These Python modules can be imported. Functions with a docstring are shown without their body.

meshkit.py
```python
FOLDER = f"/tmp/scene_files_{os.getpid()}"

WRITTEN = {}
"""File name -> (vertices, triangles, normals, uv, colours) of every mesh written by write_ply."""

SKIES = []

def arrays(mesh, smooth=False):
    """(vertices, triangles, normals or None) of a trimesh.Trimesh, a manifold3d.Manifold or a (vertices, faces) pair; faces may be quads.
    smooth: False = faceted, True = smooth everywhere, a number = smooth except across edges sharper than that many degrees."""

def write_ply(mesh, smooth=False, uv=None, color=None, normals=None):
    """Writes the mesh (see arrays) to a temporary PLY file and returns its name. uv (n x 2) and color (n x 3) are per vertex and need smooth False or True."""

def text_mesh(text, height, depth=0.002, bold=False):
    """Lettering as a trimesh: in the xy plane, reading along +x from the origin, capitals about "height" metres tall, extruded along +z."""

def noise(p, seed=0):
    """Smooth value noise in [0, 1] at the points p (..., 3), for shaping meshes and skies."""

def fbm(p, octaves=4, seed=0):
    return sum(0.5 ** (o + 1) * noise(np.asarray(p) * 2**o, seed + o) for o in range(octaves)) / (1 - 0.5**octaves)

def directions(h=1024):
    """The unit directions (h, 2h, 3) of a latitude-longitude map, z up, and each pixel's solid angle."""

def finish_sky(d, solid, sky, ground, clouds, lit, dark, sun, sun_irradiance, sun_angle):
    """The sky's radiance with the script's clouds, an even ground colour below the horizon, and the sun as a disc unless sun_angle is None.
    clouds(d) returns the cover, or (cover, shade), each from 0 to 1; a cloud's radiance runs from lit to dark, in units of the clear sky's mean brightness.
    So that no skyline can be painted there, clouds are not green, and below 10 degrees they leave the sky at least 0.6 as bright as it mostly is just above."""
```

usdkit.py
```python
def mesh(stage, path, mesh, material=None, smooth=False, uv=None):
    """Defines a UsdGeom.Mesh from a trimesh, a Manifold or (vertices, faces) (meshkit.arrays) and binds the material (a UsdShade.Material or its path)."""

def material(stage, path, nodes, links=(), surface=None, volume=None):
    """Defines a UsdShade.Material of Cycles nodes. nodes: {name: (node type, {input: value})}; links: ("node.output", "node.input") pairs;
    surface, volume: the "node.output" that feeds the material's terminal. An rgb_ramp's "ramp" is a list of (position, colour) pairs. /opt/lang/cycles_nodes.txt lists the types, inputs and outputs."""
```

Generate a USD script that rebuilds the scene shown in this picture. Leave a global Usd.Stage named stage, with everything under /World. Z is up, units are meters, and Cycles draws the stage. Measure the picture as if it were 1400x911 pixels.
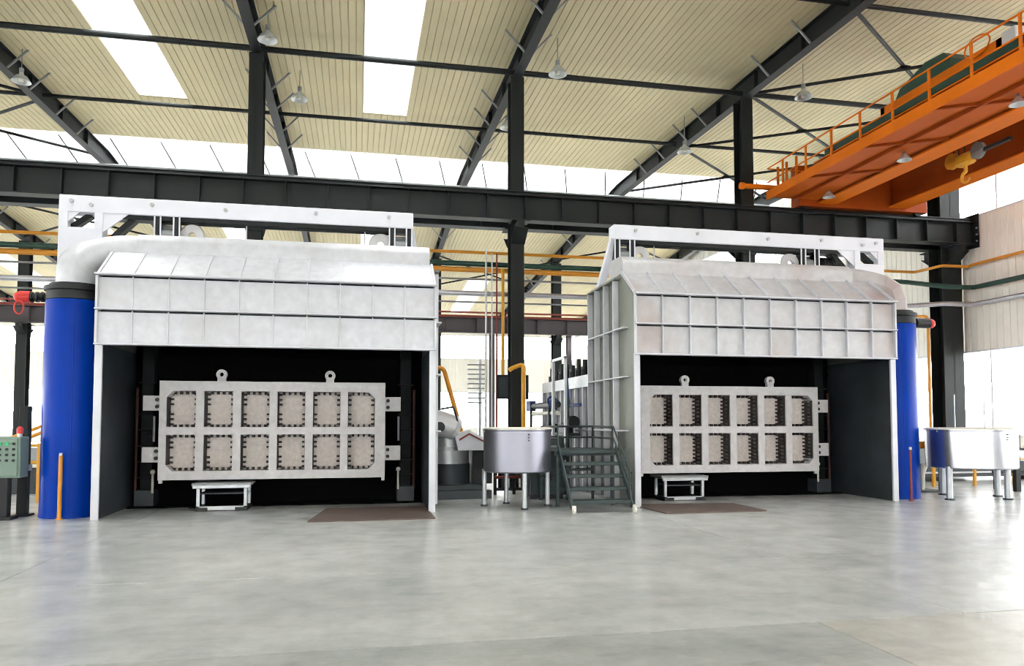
import math, random
import numpy as np, trimesh, usdkit
from pxr import Usd, UsdGeom, UsdLux, UsdShade, Gf, Sdf, Vt
from shapely.geometry import Polygon, box as sbox, Point
random.seed(7); rng = np.random.default_rng(7)
stage = Usd.Stage.CreateInMemory()
UsdGeom.SetStageUpAxis(stage, 'Z'); UsdGeom.SetStageMetersPerUnit(stage, 1.0)
UsdGeom.Xform.Define(stage, '/World'); UsdGeom.Scope.Define(stage, '/World/Looks')
# ---------------------------------------------------------------- camera, daylight, exposure
FPX, CY, PITCH, YAW, EYE = 1040.0, 525.0, 0.05, 0.2007, 1.5
EXPOSURE = 0.0
SKY = 4.2
cam = UsdGeom.Camera.Define(stage, '/World/camera')
_F = Gf.Vec3d(math.sin(YAW) * math.cos(PITCH), math.cos(YAW) * math.cos(PITCH), math.sin(PITCH))
_R = Gf.Vec3d(math.cos(YAW), -math.sin(YAW), 0)
_U = Gf.Cross(_R, _F)
cam.AddTransformOp().Set(Gf.Matrix4d(*_R, 0, *_U, 0, *(-_F), 0, 0, 0, EYE, 1))
AP = 36.0
cam.CreateHorizontalApertureAttr(AP); cam.CreateVerticalApertureAttr(AP * 911 / 1400)
cam.CreateFocalLengthAttr(AP * FPX / 1400)
cam.CreateVerticalApertureOffsetAttr((CY - 455.5) / 1400 * AP)
cam.CreateExposureAttr(EXPOSURE)
cam.CreateClippingRangeAttr(Gf.Vec2f(0.05, 2000))
sky = UsdLux.DomeLight.Define(stage, '/World/sky')                 # even bright overcast
sky.CreateIntensityAttr(SKY); sky.CreateColorAttr(Gf.Vec3f(0.97, 0.99, 1.0))

# ---------------------------------------------------------------- materials
def lin(h):
    c = [int(h[i:i + 2], 16) / 255 for i in (0, 2, 4)]
    return tuple(x / 12.92 if x <= .04045 else ((x + .055) / 1.055) ** 2.4 for x in c)
LOOK = {}
def mat(name, col, rough=.5, metal=0., var=.12, scale=3., bump=0., bscale=60., spec=.5):
    c = lin(col) if isinstance(col, str) else col
    lo = tuple(max(0, x * (1 - var)) for x in c); hi = tuple(min(1, x * (1 + var)) for x in c)
    nodes = {'g': ('geometry', {}), 'n': ('noise_texture', {'scale': scale, 'detail': 5., 'roughness': .6}),
             'r': ('rgb_ramp', {'ramp': [(.3, lo), (.7, hi)]}),
             'p': ('principled_bsdf', {'roughness': rough, 'metallic': metal, 'specular_ior_level': spec})}
    links = [('g.position', 'n.vector'), ('n.fac', 'r.fac'), ('r.color', 'p.base_color')]
    if bump:
        nodes['n2'] = ('noise_texture', {'scale': bscale, 'detail': 3.}); nodes['b'] = ('bump', {'strength': bump, 'distance': .01})
        links += [('g.position', 'n2.vector'), ('n2.fac', 'b.height'), ('b.normal', 'p.normal')]
    LOOK[name] = usdkit.material(stage, '/World/Looks/' + name, nodes, links, surface='p.BSDF')
mat('dark_steel', '151a1b', .55, 0., .2, 1.2, spec=.35)
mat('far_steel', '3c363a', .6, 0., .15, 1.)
mat('girder_steel', '181e20', .5, 0., .3, .9, spec=.35)
mat('roof_sheet', 'cabd98', .6, 0., .06, .35)
mat('wall_sheet', 'efece4', .55, 0., .05, .5)
mat('silver_paint', 'c6c7cd', .42, .2, .07, 2.2, .08, 25)
mat('white_paint', 'dcdde6', .45, 0., .04, 2.)
mat('grey_plate', '8c8f90', .5, .3, .2, 1.5)
mat('soot_shade', '040505', .9, 0., .3, 2., spec=.08)  # black refractory face; also the shade put on the mouth floor
mat('guide_steel', '15181a', .6, .1, .3, 4., spec=.2)
mat('cell_shade', '4a4644', .8, 0., .2, 8., spec=.2)  # painted shade for the door cell sides and the right door clips
mat('side_shade_paint', '7c7f75', .5, .1, .1, 1.5)  # greenish grey, darkened for the less lit side walls
mat('lining', '33393d', .5, .2, .35, 1.4)
mat('door_paint', 'c4c1c2', .6, .1, .1, 9., .15, 40)
mat('door_cell', 'ded4ce', .75, 0., .14, 14., .3, 50)
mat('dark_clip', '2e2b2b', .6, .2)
mat('blue_paint', '01359c', .3, 0., .12, .8, spec=.08)
mat('black_iron', '15171a', .5, .2)
mat('orange_paint', 'd26a0a', .6, 0., .1, 1.2, spec=.15)
mat('orange_shade', '97400c', .6, 0., .15, .8, spec=.15)  # crane orange darkened for webs and fittings in shade
mat('orange_half_shade', 'b4530b', .6, 0., .14, .7, spec=.15)  # crane orange darkened for the shaded deck underside
mat('yellow_paint', 'd99a1e', .45, 0., .12, 3.)
mat('pipe_orange', 'd08a20', .45, 0., .12, 3.)
mat('green_paint', '1d4236', .45, 0., .2, 3.)
mat('stair_green', '2c3a39', .5, .1, .18, 5.)
mat('cabinet_green', '74887c', .5, 0., .06, 3.)
mat('green_button', '2fae72', .4)
mat('red_paint', 'c8302a', .4)
mat('rust_red', '7d3326', .6, 0., .2, 3.)
mat('hose_red', '3c1713', .6)
mat('stainless', '90909a', .42, .95, .04, 2.)
mat('stainless_bright', 'b4b4ba', .2, .95, .04, 2.)
mat('galvanised', 'b4b7ba', .4, .6, .1, 8.)
mat('pipe_silver', 'bdbcc2', .35, .7, .1, 4.)
mat('rust_plate', '62534d', .6, .2, .2, 3., .2, 30)
mat('blue_pipe', '2a4480', .45)
mat('lamp_shell', 'c3c6c6', .35, .4)
mat('tank_lining', 'd8d4c8', .8)
mat('yard', 'b9b7b0', .9, 0., .1, .2)
mat('pale_metal', 'c9c8ca', .4, .2, .06, 3.)
# hood sheets with heat stains (their own shape: rusty-pink blooms)
def hood_mat(name, base, stain, lo, hi):
    LOOK[name] = usdkit.material(stage, '/World/Looks/' + name, {
        'g': ('geometry', {}), 'n': ('noise_texture', {'scale': .9, 'detail': 4.}), 'm': ('map_range', {'from_min': lo, 'from_max': hi, 'clamp': True}),
        'n2': ('noise_texture', {'scale': 7., 'detail': 5.}), 'r2': ('rgb_ramp', {'ramp': [(.3, tuple(.9 * x for x in lin(base))), (.7, tuple(min(1, 1.06 * x) for x in lin(base)))]}),
        'x': ('mix_color', {'b': lin(stain)}), 'p': ('principled_bsdf', {'roughness': .42, 'metallic': .2})},
        [('g.position', 'n.vector'), ('n.fac', 'm.value'), ('m.result', 'x.fac'), ('g.position', 'n2.vector'), ('n2.fac', 'r2.fac'), ('r2.color', 'x.a'),
         ('x.result', 'p.base_color')], surface='p.BSDF')
hood_mat('hood_clean', 'c4c5cb', 'b7b6b8', .5, .75)
hood_mat('hood_stained', 'bdbdc0', 'a89b99', .5, .74)
# concrete: broad cloudy tone, drag marks, fine grain
def concrete(name, a, b, rough, dirt=.66):
    LOOK[name] = usdkit.material(stage, '/World/Looks/' + name, {
        'g': ('geometry', {}), 'mp': ('mapping', {'scale': (.4, .9, 1)}), 'n1': ('noise_texture', {'scale': .9, 'detail': 8., 'roughness': .68, 'distortion': .5}),
        'r1': ('rgb_ramp', {'ramp': [(.3, lin(a)), (.7, lin(b))]}),
        'mp2': ('mapping', {'scale': (.55, 2.2, 1), 'rotation': (0, 0, .12)}), 'n2': ('noise_texture', {'scale': 1.6, 'detail': 7., 'roughness': .65, 'distortion': 1.1}),
        'r2': ('rgb_ramp', {'ramp': [(.52, (1, 1, 1)), (.66, (.9, .9, .89)), (.8, (dirt, dirt, dirt * .98))]}), 'x': ('mix_color', {'blend_type': 'multiply', 'fac': 1.}),
        'n5': ('noise_texture', {'scale': 9., 'detail': 6., 'roughness': .7}), 'r5': ('rgb_ramp', {'ramp': [(.3, (.84, .84, .84)), (.6, (1, 1, 1)), (.75, (1.05, 1.05, 1.04))]}), 'x2': ('mix_color', {'blend_type': 'multiply', 'fac': 1.}),
        'n3': ('noise_texture', {'scale': 2.4, 'detail': 7.}), 'r3': ('map_range', {'to_min': rough - .12, 'to_max': rough + .18}),
        'n4': ('noise_texture', {'scale': 1.2, 'detail': 3.}), 'b': ('bump', {'strength': .06, 'distance': .02}),
        'p': ('principled_bsdf', {'specular_ior_level': .75})},
        [('g.position', 'mp.vector'), ('mp.vector', 'n1.vector'), ('n1.fac', 'r1.fac'), ('g.position', 'mp2.vector'), ('mp2.vector', 'n2.vector'), ('n2.fac', 'r2.fac'),
         ('r1.color', 'x.a'), ('r2.color', 'x.b'), ('g.position', 'n5.vector'), ('n5.fac', 'r5.fac'), ('x.result', 'x2.a'), ('r5.color', 'x2.b'), ('x2.result', 'p.base_color'), ('g.position', 'n3.vector'), ('n3.fac', 'r3.value'), ('r3.result', 'p.roughness'),
         ('g.position', 'n4.vector'), ('n4.fac', 'b.height'), ('b.normal', 'p.normal')], surface='p.BSDF')
concrete('concrete', 'a4a7a6', 'c4c6c4', .27)
concrete('concrete_grey', '8c9190', 'b8bab6', .3, .56)
concrete('concrete_cream', '9f9e97', 'c5c3bb', .28, .6)
def pane(name, clear):
    LOOK[name] = usdkit.material(stage, '/World/Looks/' + name, {'t': ('transparent_bsdf', {'color': (clear, clear, clear)}), 'l': ('translucent_bsdf', {'color': (.9, .92, .92)}),
        'a': ('mix_closure', {'fac': .3}), 'g': ('glossy_bsdf', {'roughness': .1}), 'f': ('fresnel', {'IOR': 1.3}), 'm': ('mix_closure', {})},
        [('t.BSDF', 'a.closure1'), ('l.BSDF', 'a.closure2'), ('f.fac', 'm.fac'), ('a.closure', 'm.closure1'), ('g.BSDF', 'm.closure2')], surface='m.closure')
pane('skylight_sheet', .95); pane('window_glass', .97)

# ---------------------------------------------------------------- mesh helpers
def _cb(x0, x1, y0, y1, z0, z1, c):
    P = []
    for x, sx in ((x0, 1), (x1, -1)):
        for y, sy in ((y0, 1), (y1, -1)):
            for z, sz in ((z0, 1), (z1, -1)):
                P += [(x, y + sy * c, z + sz * c), (x + sx * c, y, z + sz * c), (x + sx * c, y + sy * c, z)]
    return np.array(P, float)
_CBF = trimesh.convex.convex_hull(_cb(-1, 1, -1.3, 1.3, -1.7, 1.7, .2))
def _cbfaces():
    ref = _cb(-1, 1, -1.3, 1.3, -1.7, 1.7, .2)
    idx = [int(np.argmin(((ref - v) ** 2).sum(1))) for v in _CBF.vertices]
    return np.array(idx)[_CBF.faces]
_CBF = _cbfaces()
_BF = trimesh.creation.box((1, 1, 1)).faces
def box(x0, x1, y0, y1, z0, z1, c=0.006):
    x0, x1 = min(x0, x1), max(x0, x1); y0, y1 = min(y0, y1), max(y0, y1); z0, z1 = min(z0, z1), max(z0, z1)
    if c <= 0:
        m = trimesh.creation.box((x1 - x0, y1 - y0, z1 - z0)); m.apply_translation(((x0 + x1) / 2, (y0 + y1) / 2, (z0 + z1) / 2)); return m
    c = min(c, .3 * min(x1 - x0, y1 - y0, z1 - z0))
    return trimesh.Trimesh(_cb(x0, x1, y0, y1, z0, z1, c), _CBF, process=False)
def cat(*ms):
    l = []
    for m in ms: l += list(m) if isinstance(m, (list, tuple)) else [m]
    return trimesh.util.concatenate(l)
def bar(p0, p1, w, h, up=(0, 0, 1), c=0.004):
    """box from p0 to p1, w across, h along up"""
    p0, p1 = np.array(p0, float), np.array(p1, float); d = p1 - p0; L = np.linalg.norm(d); d /= L
    u = np.array(up, float); u -= d * (u @ d)
    if np.linalg.norm(u) < 1e-6: u = np.array((0, 1., 0)); u -= d * (u @ d)
    u /= np.linalg.norm(u); s = np.cross(d, u)
    m = box(0, L, -w / 2, w / 2, -h / 2, h / 2, c); v = m.vertices
    return trimesh.Trimesh(p0 + v[:, :1] * d - v[:, 1:2] * s + v[:, 2:] * u, m.faces, process=False)
def ibeam(p0, p1, w, h, tf=.025, tw=.016, up=(0, 0, 1), stiff=0):
    p0, p1 = np.array(p0, float), np.array(p1, float); d = (p1 - p0) / np.linalg.norm(p1 - p0)
    u = np.array(up, float); u -= d * (u @ d); u /= np.linalg.norm(u); o = u * (h - tf) / 2
    out = [bar(p0 + o, p1 + o, w, tf, u), bar(p0 - o, p1 - o, w, tf, u), bar(p0, p1, tw, h - 2 * tf + .002, u, 0)]
    if stiff:
        L = np.linalg.norm(p1 - p0); n = int(L / stiff)
        for k in range(1, n + 1):
            q = p0 + d * (k * L / (n + 1)); out.append(bar(q - d * .006, q + d * .006, w * .92, h - 2 * tf, u, 0))
    return cat(out)
def tube(pts, r, n=12, caps=True):
    P = np.array(pts, float); k = len(P); T = np.zeros_like(P)
    T[1:-1] = P[2:] - P[:-2]; T[0] = P[1] - P[0]; T[-1] = P[-1] - P[-2]; T /= np.linalg.norm(T, axis=1)[:, None]
    a = np.array((0, 0, 1.)) if abs(T[0][2]) < .9 else np.array((1., 0, 0))
    N = np.cross(T[0], a); N /= np.linalg.norm(N); V = []
    rr = np.broadcast_to(r, k); th = np.linspace(0, 2 * np.pi, n, endpoint=False)
    for i in range(k):
        N = N - T[i] * (N @ T[i]); N /= np.linalg.norm(N); B = np.cross(T[i], N)
        V.append(P[i] + rr[i] * (np.cos(th)[:, None] * N + np.sin(th)[:, None] * B))
    V = np.vstack(V); Fc = []
    for i in range(k - 1):
        for j in range(n):
            a_, b_ = i * n + j, i * n + (j + 1) % n
            Fc += [(a_, b_, b_ + n), (a_, b_ + n, a_ + n)]
    if caps:
        V = np.vstack([V, P[:1], P[-1:]]); c0, c1 = len(V) - 2, len(V) - 1
        for j in range(n):
            Fc += [(c0, (j + 1) % n, j), (c1, (k - 1) * n + j, (k - 1) * n + (j + 1) % n)]
    return trimesh.Trimesh(V, np.array(Fc), process=False)
def bend(pts, rad=.12, n=5):
    """round the corners of a polyline"""
    P = [np.array(p, float) for p in pts]; out = [P[0]]
    for a, b, c in zip(P, P[1:], P[2:]):
        u, v = a - b, c - b; r = min(rad, .45 * np.linalg.norm(u), .45 * np.linalg.norm(v)); u = b + u / np.linalg.norm(u) * r; v = b + v / np.linalg.norm(v) * r
        for t in np.linspace(0, 1, n): out.append((1 - t) ** 2 * u + 2 * t * (1 - t) * b + t * t * v)
    return out + [P[-1]]
def prism(poly, axis, a, b):
    poly = poly if hasattr(poly, 'geom_type') else Polygon(poly)
    m = trimesh.creation.extrude_polygon(poly, b - a, engine='earcut'); v = m.vertices; h = v[:, 2] + a
    if axis == 'x': return trimesh.Trimesh(np.stack([h, v[:, 0], v[:, 1]], 1), m.faces, process=False)
    if axis == 'y': return trimesh.Trimesh(np.stack([v[:, 0], h, v[:, 1]], 1), m.faces[:, ::-1], process=False)
    return trimesh.Trimesh(np.stack([v[:, 0], v[:, 1], h], 1), m.faces, process=False)
def lathe(prof, at, n=32, axis='z'):
    m = trimesh.creation.revolve(np.array(prof, float), sections=n); v = m.vertices
    if axis == 'y': v = np.stack([v[:, 0], -v[:, 2], v[:, 1]], 1)
    if axis == 'x': v = np.stack([v[:, 2], v[:, 0], v[:, 1]], 1)
    return trimesh.Trimesh(v + np.array(at, float), m.faces, process=False)
def cyl(at, r, h, axis='z', n=20): return lathe([(0, 0), (r, 0), (r, h), (0, h)], at, n, axis)
def ball(at, r, sub=2):
    m = trimesh.creation.icosphere(sub, r); m.apply_translation(at); return m
def mirror(m, xc, s):
    if s > 0: m = m.copy(); m.vertices = m.vertices + np.array((xc, 0, 0)); return m
    v = m.vertices.copy(); v[:, 0] = xc - v[:, 0]; return trimesh.Trimesh(v, m.faces[:, ::-1], process=False)

# ---------------------------------------------------------------- scene helpers
TAKEN = set()
def fresh(path):
    if path not in TAKEN: TAKEN.add(path); return path
    k = 1
    while f'{path}_{k:03d}' in TAKEN: k += 1
    TAKEN.add(f'{path}_{k:03d}'); return f'{path}_{k:03d}'
def tag(p, label=None, cat_=None, group=None, kind=None):
    for k, v in (('label', label), ('category', cat_), ('group', group), ('kind', kind)):
        if v: p.SetCustomDataByKey(k, v)
    return p
LOC = {}
def thing(name, label, category, loc=(0, 0, 0), group=None, kind=None):
    path = fresh('/World/' + name); x = UsdGeom.Xform.Define(stage, path); x.AddTranslateOp().Set(Gf.Vec3d(*map(float, loc)))
    LOC[path] = np.array(loc, float); return tag(x.GetPrim(), label, category, group, kind)
def part(parent, name, m, look, label=None, smooth=30, kind=None):
    """m in world coordinates"""
    pp = str(parent.GetPath()); o = LOC[pp]; path = fresh(pp + '/' + name); LOC[path] = o
    m = trimesh.Trimesh(m.vertices - o, m.faces, process=False)
    p = usdkit.mesh(stage, path, m, LOOK[look], smooth).GetPrim()
    return tag(p, label, None, None, kind)
def single(name, m, look, label, category, group=None, kind=None, smooth=30):
    path = fresh('/World/' + name); p = usdkit.mesh(stage, path, m, LOOK[look], smooth); return tag(p.GetPrim(), label, category, group, kind)
def copy_of(src, loc, label, group=None):
    path = fresh(str(src.GetPath()).rstrip('0123456789').rstrip('_')); x = UsdGeom.Xform.Define(stage, path); p = x.GetPrim()
    p.GetReferences().AddInternalReference(src.GetPath()); x.AddTranslateOp().Set(Gf.Vec3d(*map(float, loc))); p.SetInstanceable(True)
    return tag(p, label, src.GetCustomDataByKey('category'), group or src.GetCustomDataByKey('group'))

# ================================================================ SETTING
COLX = [-30.3, -23.68, -16.68, -9.68, -2.68, 4.32, 11.32, 18.32]
Y1, Y2, Y3 = 20.69, 42.7, 64.7
YR = 31.7
def rz(y):                                                        # rafter axis height
    return 11.47 + .025 * (y - Y1) if y < YR else 11.47 + .025 * (YR - Y1) - .068 * (y - YR)
RD, RW = .56, .26
def cz(y): return rz(y) + RD / 2 + .03
ROOF0, ROOF1 = -25.5, 64.9
LEFTX = -30.7
WALLX = 18.85
# ---- floor: slabs cast between the joints
floor = thing('floor', 'polished grey concrete factory floor cast in large slabs', 'floor', kind='structure')
YJ = [-26, -14, -2, 5.22, 7.72, 15.9, 24., 32., 42., 53., 65.2]
for j in range(len(YJ) - 1):
    XJ = [LEFTX, -19.2, -11.2, -3.27, 4.68, 12.63, 18.9]
    if j == 2: XJ = [LEFTX, -19.2, -11.2, -3.27, 3.4, 8.6, 12.63, 18.9]
    for i in range(len(XJ) - 1):
        x0, x1 = XJ[i], XJ[i + 1]
        look = 'concrete' if j != 2 else 'concrete_grey' if i in (2, 3) else 'concrete_cream'
        g = .004
        part(floor, 'floor_slab', box(x0 + g, x1 - g, YJ[j] + g, YJ[j + 1] - g, -.2, 0, .004), look, smooth=False)
part(floor, 'joint_filler', box(LEFTX, 18.9, -26, 65.2, -.22, -.012, 0), 'lining', smooth=False)
single('ground', box(-220, 220, -160, 260, -.6, -.25, 0), 'yard', 'pale concrete yard around the factory hall', 'ground', kind='structure', smooth=False)
# ---- roof lining sheets between rafters, with open slots for the translucent strips
ceiling = thing('ceiling', 'beige corrugated metal roof lining with white skylight strips', 'ceiling', kind='structure')
def sheet(x0, x1, y0, y1, pitch=.2, groove=.026, deep=.028, th=.01):
    n = max(1, round((x1 - x0) / pitch)); p = (x1 - x0) / n; prof = []
    for k in range(n):
        a = x0 + k * p
        prof += [(a, 0), (a + p - groove, 0), (a + p - groove * .75, deep), (a + p - groove * .25, deep)]
    prof.append((x1, 0)); prof = np.array(prof); m = len(prof); V = []
    for y in (y0, y1):
        z = cz(y); V += [(a, y, z + b) for a, b in prof] 
    F = []
    for k in range(m - 1): F += [(k, k + 1, m + k + 1), (k, m + k + 1, m + k)]
    b = len(V); V2 = [(a, y, z + th + .05) for a, y, z in [(prof[0][0], y0, cz(y0)), (prof[-1][0], y0, cz(y0)), (prof[0][0], y1, cz(y1)), (prof[-1][0], y1, cz(y1))]]
    V += V2; F += [(b, b + 2, b + 3), (b, b + 3, b + 1)]
    return trimesh.Trimesh(np.array(V), np.array(F)[:, ::-1], process=False)
SKY_UP = {-6.18: 25.7, .82: 25.7, -13.18: 25.7}
edges = [LEFTX, -23.68, -16.68, -9.68, -2.68, 4.32, 11.32, WALLX]
for a, b in zip(edges, edges[1:]):
    mid = a + 3.5 if b - a > 6 else None
    # rising slope
    for seg, (y0, y1) in (('up', (ROOF0, 29.8)), ('down', (33.6, ROOF1))):
        if mid is None:
            part(ceiling, 'roof_panel', sheet(a, b, y0, y1), 'roof_sheet', smooth=False); continue
        near = mid < 2
        if seg == 'up':
            s0, s1 = (6., 25.7) if near else (4., 12.)
        elif mid > 10: s0 = s1 = None
        else: s0, s1 = (49., 60.) if mid > 5 else (37.4, 60.)
        if s0 is None:
            part(ceiling, 'roof_panel', sheet(a, b, y0, y1), 'roof_sheet', smooth=False); continue
        l, r = mid - .73, mid + .73
        part(ceiling, 'roof_panel', sheet(a, l, y0, y1), 'roof_sheet', smooth=False)
        part(ceiling, 'roof_panel', sheet(r, b, y0, y1), 'roof_sheet', smooth=False)
        part(ceiling, 'roof_panel', sheet(l, r, y0, s0), 'roof_sheet', smooth=False)
        part(ceiling, 'roof_panel', sheet(l, r, s1, y1), 'roof_sheet', smooth=False)
        z0, z1 = cz(s0) + .03, cz(s1) + .03
        m = box(l, r, 0, 1, 0, .012, 0); v = m.vertices.copy(); t = v[:, 1:2]
        v[:, 2] += (z0 + (z1 - z0) * t[:, 0]); v[:, 1] = s0 + (s1 - s0) * t[:, 0]
        part(ceiling, 'skylight_panel', trimesh.Trimesh(v, m.faces, process=False), 'skylight_sheet', 'white translucent skylight strip', smooth=False)
    # ridge light between the slopes
    part(ceiling, 'ridge_skylight', cat(*[prism([(29.8, cz(29.8) + .03), (29.8, cz(29.8) + .045), (YR, cz(YR) + .045), (33.6, cz(33.6) + .045), (33.6, cz(33.6) + .03), (YR, cz(YR) + .03)], 'x', a + .02, b - .02)]),
         'skylight_sheet', 'white translucent ridge light', smooth=False)
# ---- right wall: liner sheets below and between two window bands
wr = thing('wall_right', 'beige ribbed liner wall with white window bands', 'wall', (WALLX, 0, 0), kind='structure')
def wall_sheet_x(x, y0, y1, z0, z1, pitch=.25):
    n = max(1, round((y1 - y0) / pitch)); p = (y1 - y0) / n; pts = []
    for k in range(n):
        a = y0 + k * p; pts += [(x, a), (x, a + p - .03), (x + .02, a + p - .022), (x + .02, a + p - .008)]
    pts += [(x, y1), (x + .06, y1), (x + .06, y0)]
    return prism(Polygon(pts), 'z', z0, z1)
def wall_sheet_y(y, x0, x1, z0, z1, pitch=.3):
    n = max(1, round((x1 - x0) / pitch)); p = (x1 - x0) / n; pts = []
    for k in range(n):
        a = x0 + k * p; pts += [(a, y), (a + p - .03, y), (a + p - .022, y + .02), (a + p - .008, y + .02)]
    pts += [(x1, y), (x1, y + .06), (x0, y + .06)]
    return prism(Polygon(pts), 'z', z0, z1)
for a, b in ((-25.5, -14), (-14, -1), (-1, 6), (6, 13), (13, Y1), (Y1, 27.7), (27.7, 34.7), (34.7, Y2), (Y2, 54), (54, 64.9)):
    part(wr, 'wall_panel', wall_sheet_x(WALLX, a + .01, b - .01, 3.72, 7.9), 'wall_sheet', smooth=False)
    part(wr, 'sill_panel', wall_sheet_x(WALLX, a + .01, b - .01, 0, .4), 'wall_sheet', smooth=False)
    part(wr, 'eave_panel', wall_sheet_x(WALLX, a + .01, b - .01, 10.6 if a < 40 else 8.9, 12.3), 'wall_sheet', smooth=False)
def window_band_x(n, x, y0, y1, z0, z1, step, label):
    w = thing(f'window_{n}', label, 'window', (x, y0, z0), kind='structure')
    k = max(1, round((y1 - y0) / step)); p = (y1 - y0) / k
    for i in range(k):
        part(w, 'pane', box(x + .03, x + .04, y0 + i * p + .02, y0 + (i + 1) * p - .02, z0 + .04, z1 - .04, 0), 'window_glass', smooth=False)
    fr = [box(x, x + .06, y0, y1, z0, z0 + .05), box(x, x + .06, y0, y1, z1 - .05, z1)] + [box(x + .015, x + .055, y0 + i * p - .02, y0 + i * p + .02, z0 + .05, z1 - .05) for i in range(k + 1)]
    part(w, 'window_frame', cat(fr), 'white_paint', smooth=False)
window_band_x(1, WALLX, -25.5, 64.9, .4, 3.72, 3.5, 'lower white window band along the right wall')
window_band_x(2, WALLX, -25.5, 40, 7.9, 10.6, 3.5, 'upper white window band along the right wall')
# ---- far wall
wb = thing('wall_back', 'distant beige wall between white window bands at the far end', 'wall', (0, 65, 0), kind='structure')
for a, b in zip(edges, edges[1:]):
    part(wb, 'wall_panel', wall_sheet_y(65, a, b, 4.1, 6.9), 'wall_sheet', smooth=False)
    part(wb, 'sill_panel', wall_sheet_y(65, a, b, 0, .9), 'wall_sheet', smooth=False)
    part(wb, 'eave_panel', wall_sheet_y(65, a, b, 9.0, 10.2), 'wall_sheet', smooth=False)
def window_band_y(n, y, x0, x1, z0, z1, step, label):
    w = thing(f'window_{n}', label, 'window', (x0, y, z0), kind='structure')
    k = max(1, round((x1 - x0) / step)); p = (x1 - x0) / k
    for i in range(k):
        part(w, 'pane', box(x0 + i * p + .02, x0 + (i + 1) * p - .02, y + .03, y + .04, z0 + .04, z1 - .04, 0), 'window_glass', smooth=False)
    fr = [box(x0, x1, y, y + .06, z0, z0 + .06), box(x0, x1, y, y + .06, z1 - .06, z1)] + [box(x0 + i * p - .025, x0 + i * p + .025, y + .015, y + .055, z0 + .06, z1 - .06) for i in range(k + 1)]
    part(w, 'window_frame', cat(fr), 'white_paint', smooth=False)
window_band_y(3, 65, LEFTX, WALLX, .9, 4.1, 3.5, 'lower white window band in the far wall')
window_band_y(4, 65, LEFTX, WALLX, 6.9, 9.0, 3.5, 'high white window band under the far eave')

# ---- walls behind and left of the camera
wf = thing('wall_front', 'beige ribbed wall behind the viewpoint', 'wall', (0, -25.6, 0), kind='structure')
wl = thing('wall_left', 'beige ribbed wall far off to the left', 'wall', (LEFTX, 0, 0), kind='structure')
for z0, z1, n in ((0, .9, 'sill_panel'), (4.1, 6.9, 'wall_panel'), (9.0, 10.7, 'eave_panel')):
    m = wall_sheet_y(65, LEFTX, WALLX, z0, z1); v = m.vertices.copy(); v[:, 1] = -25.6 - (v[:, 1] - 65)
    part(wf, n, trimesh.Trimesh(v, m.faces[:, ::-1], process=False), 'wall_sheet', smooth=False)
    m = wall_sheet_x(65, -25.5, 64.9, z0, z1 if z1 < 10 else 11.9); v = m.vertices.copy(); v[:, 0] = LEFTX - (v[:, 0] - 65)
    part(wl, n, trimesh.Trimesh(v, m.faces[:, ::-1], process=False), 'wall_sheet', smooth=False)
window_band_y(5, -25.68, LEFTX, WALLX, .9, 4.1, 3.5, 'lower window band in the wall behind the viewpoint')
window_band_y(6, -25.68, LEFTX, WALLX, 6.9, 9.0, 3.5, 'high window band in the wall behind the viewpoint')
window_band_x(7, LEFTX - .08, -25.5, 64.9, .9, 4.1, 3.5, 'lower window band in the far left wall')
window_band_x(8, LEFTX - .08, -25.5, 64.9, 6.9, 9.0, 3.5, 'high window band in the far left wall')

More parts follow.
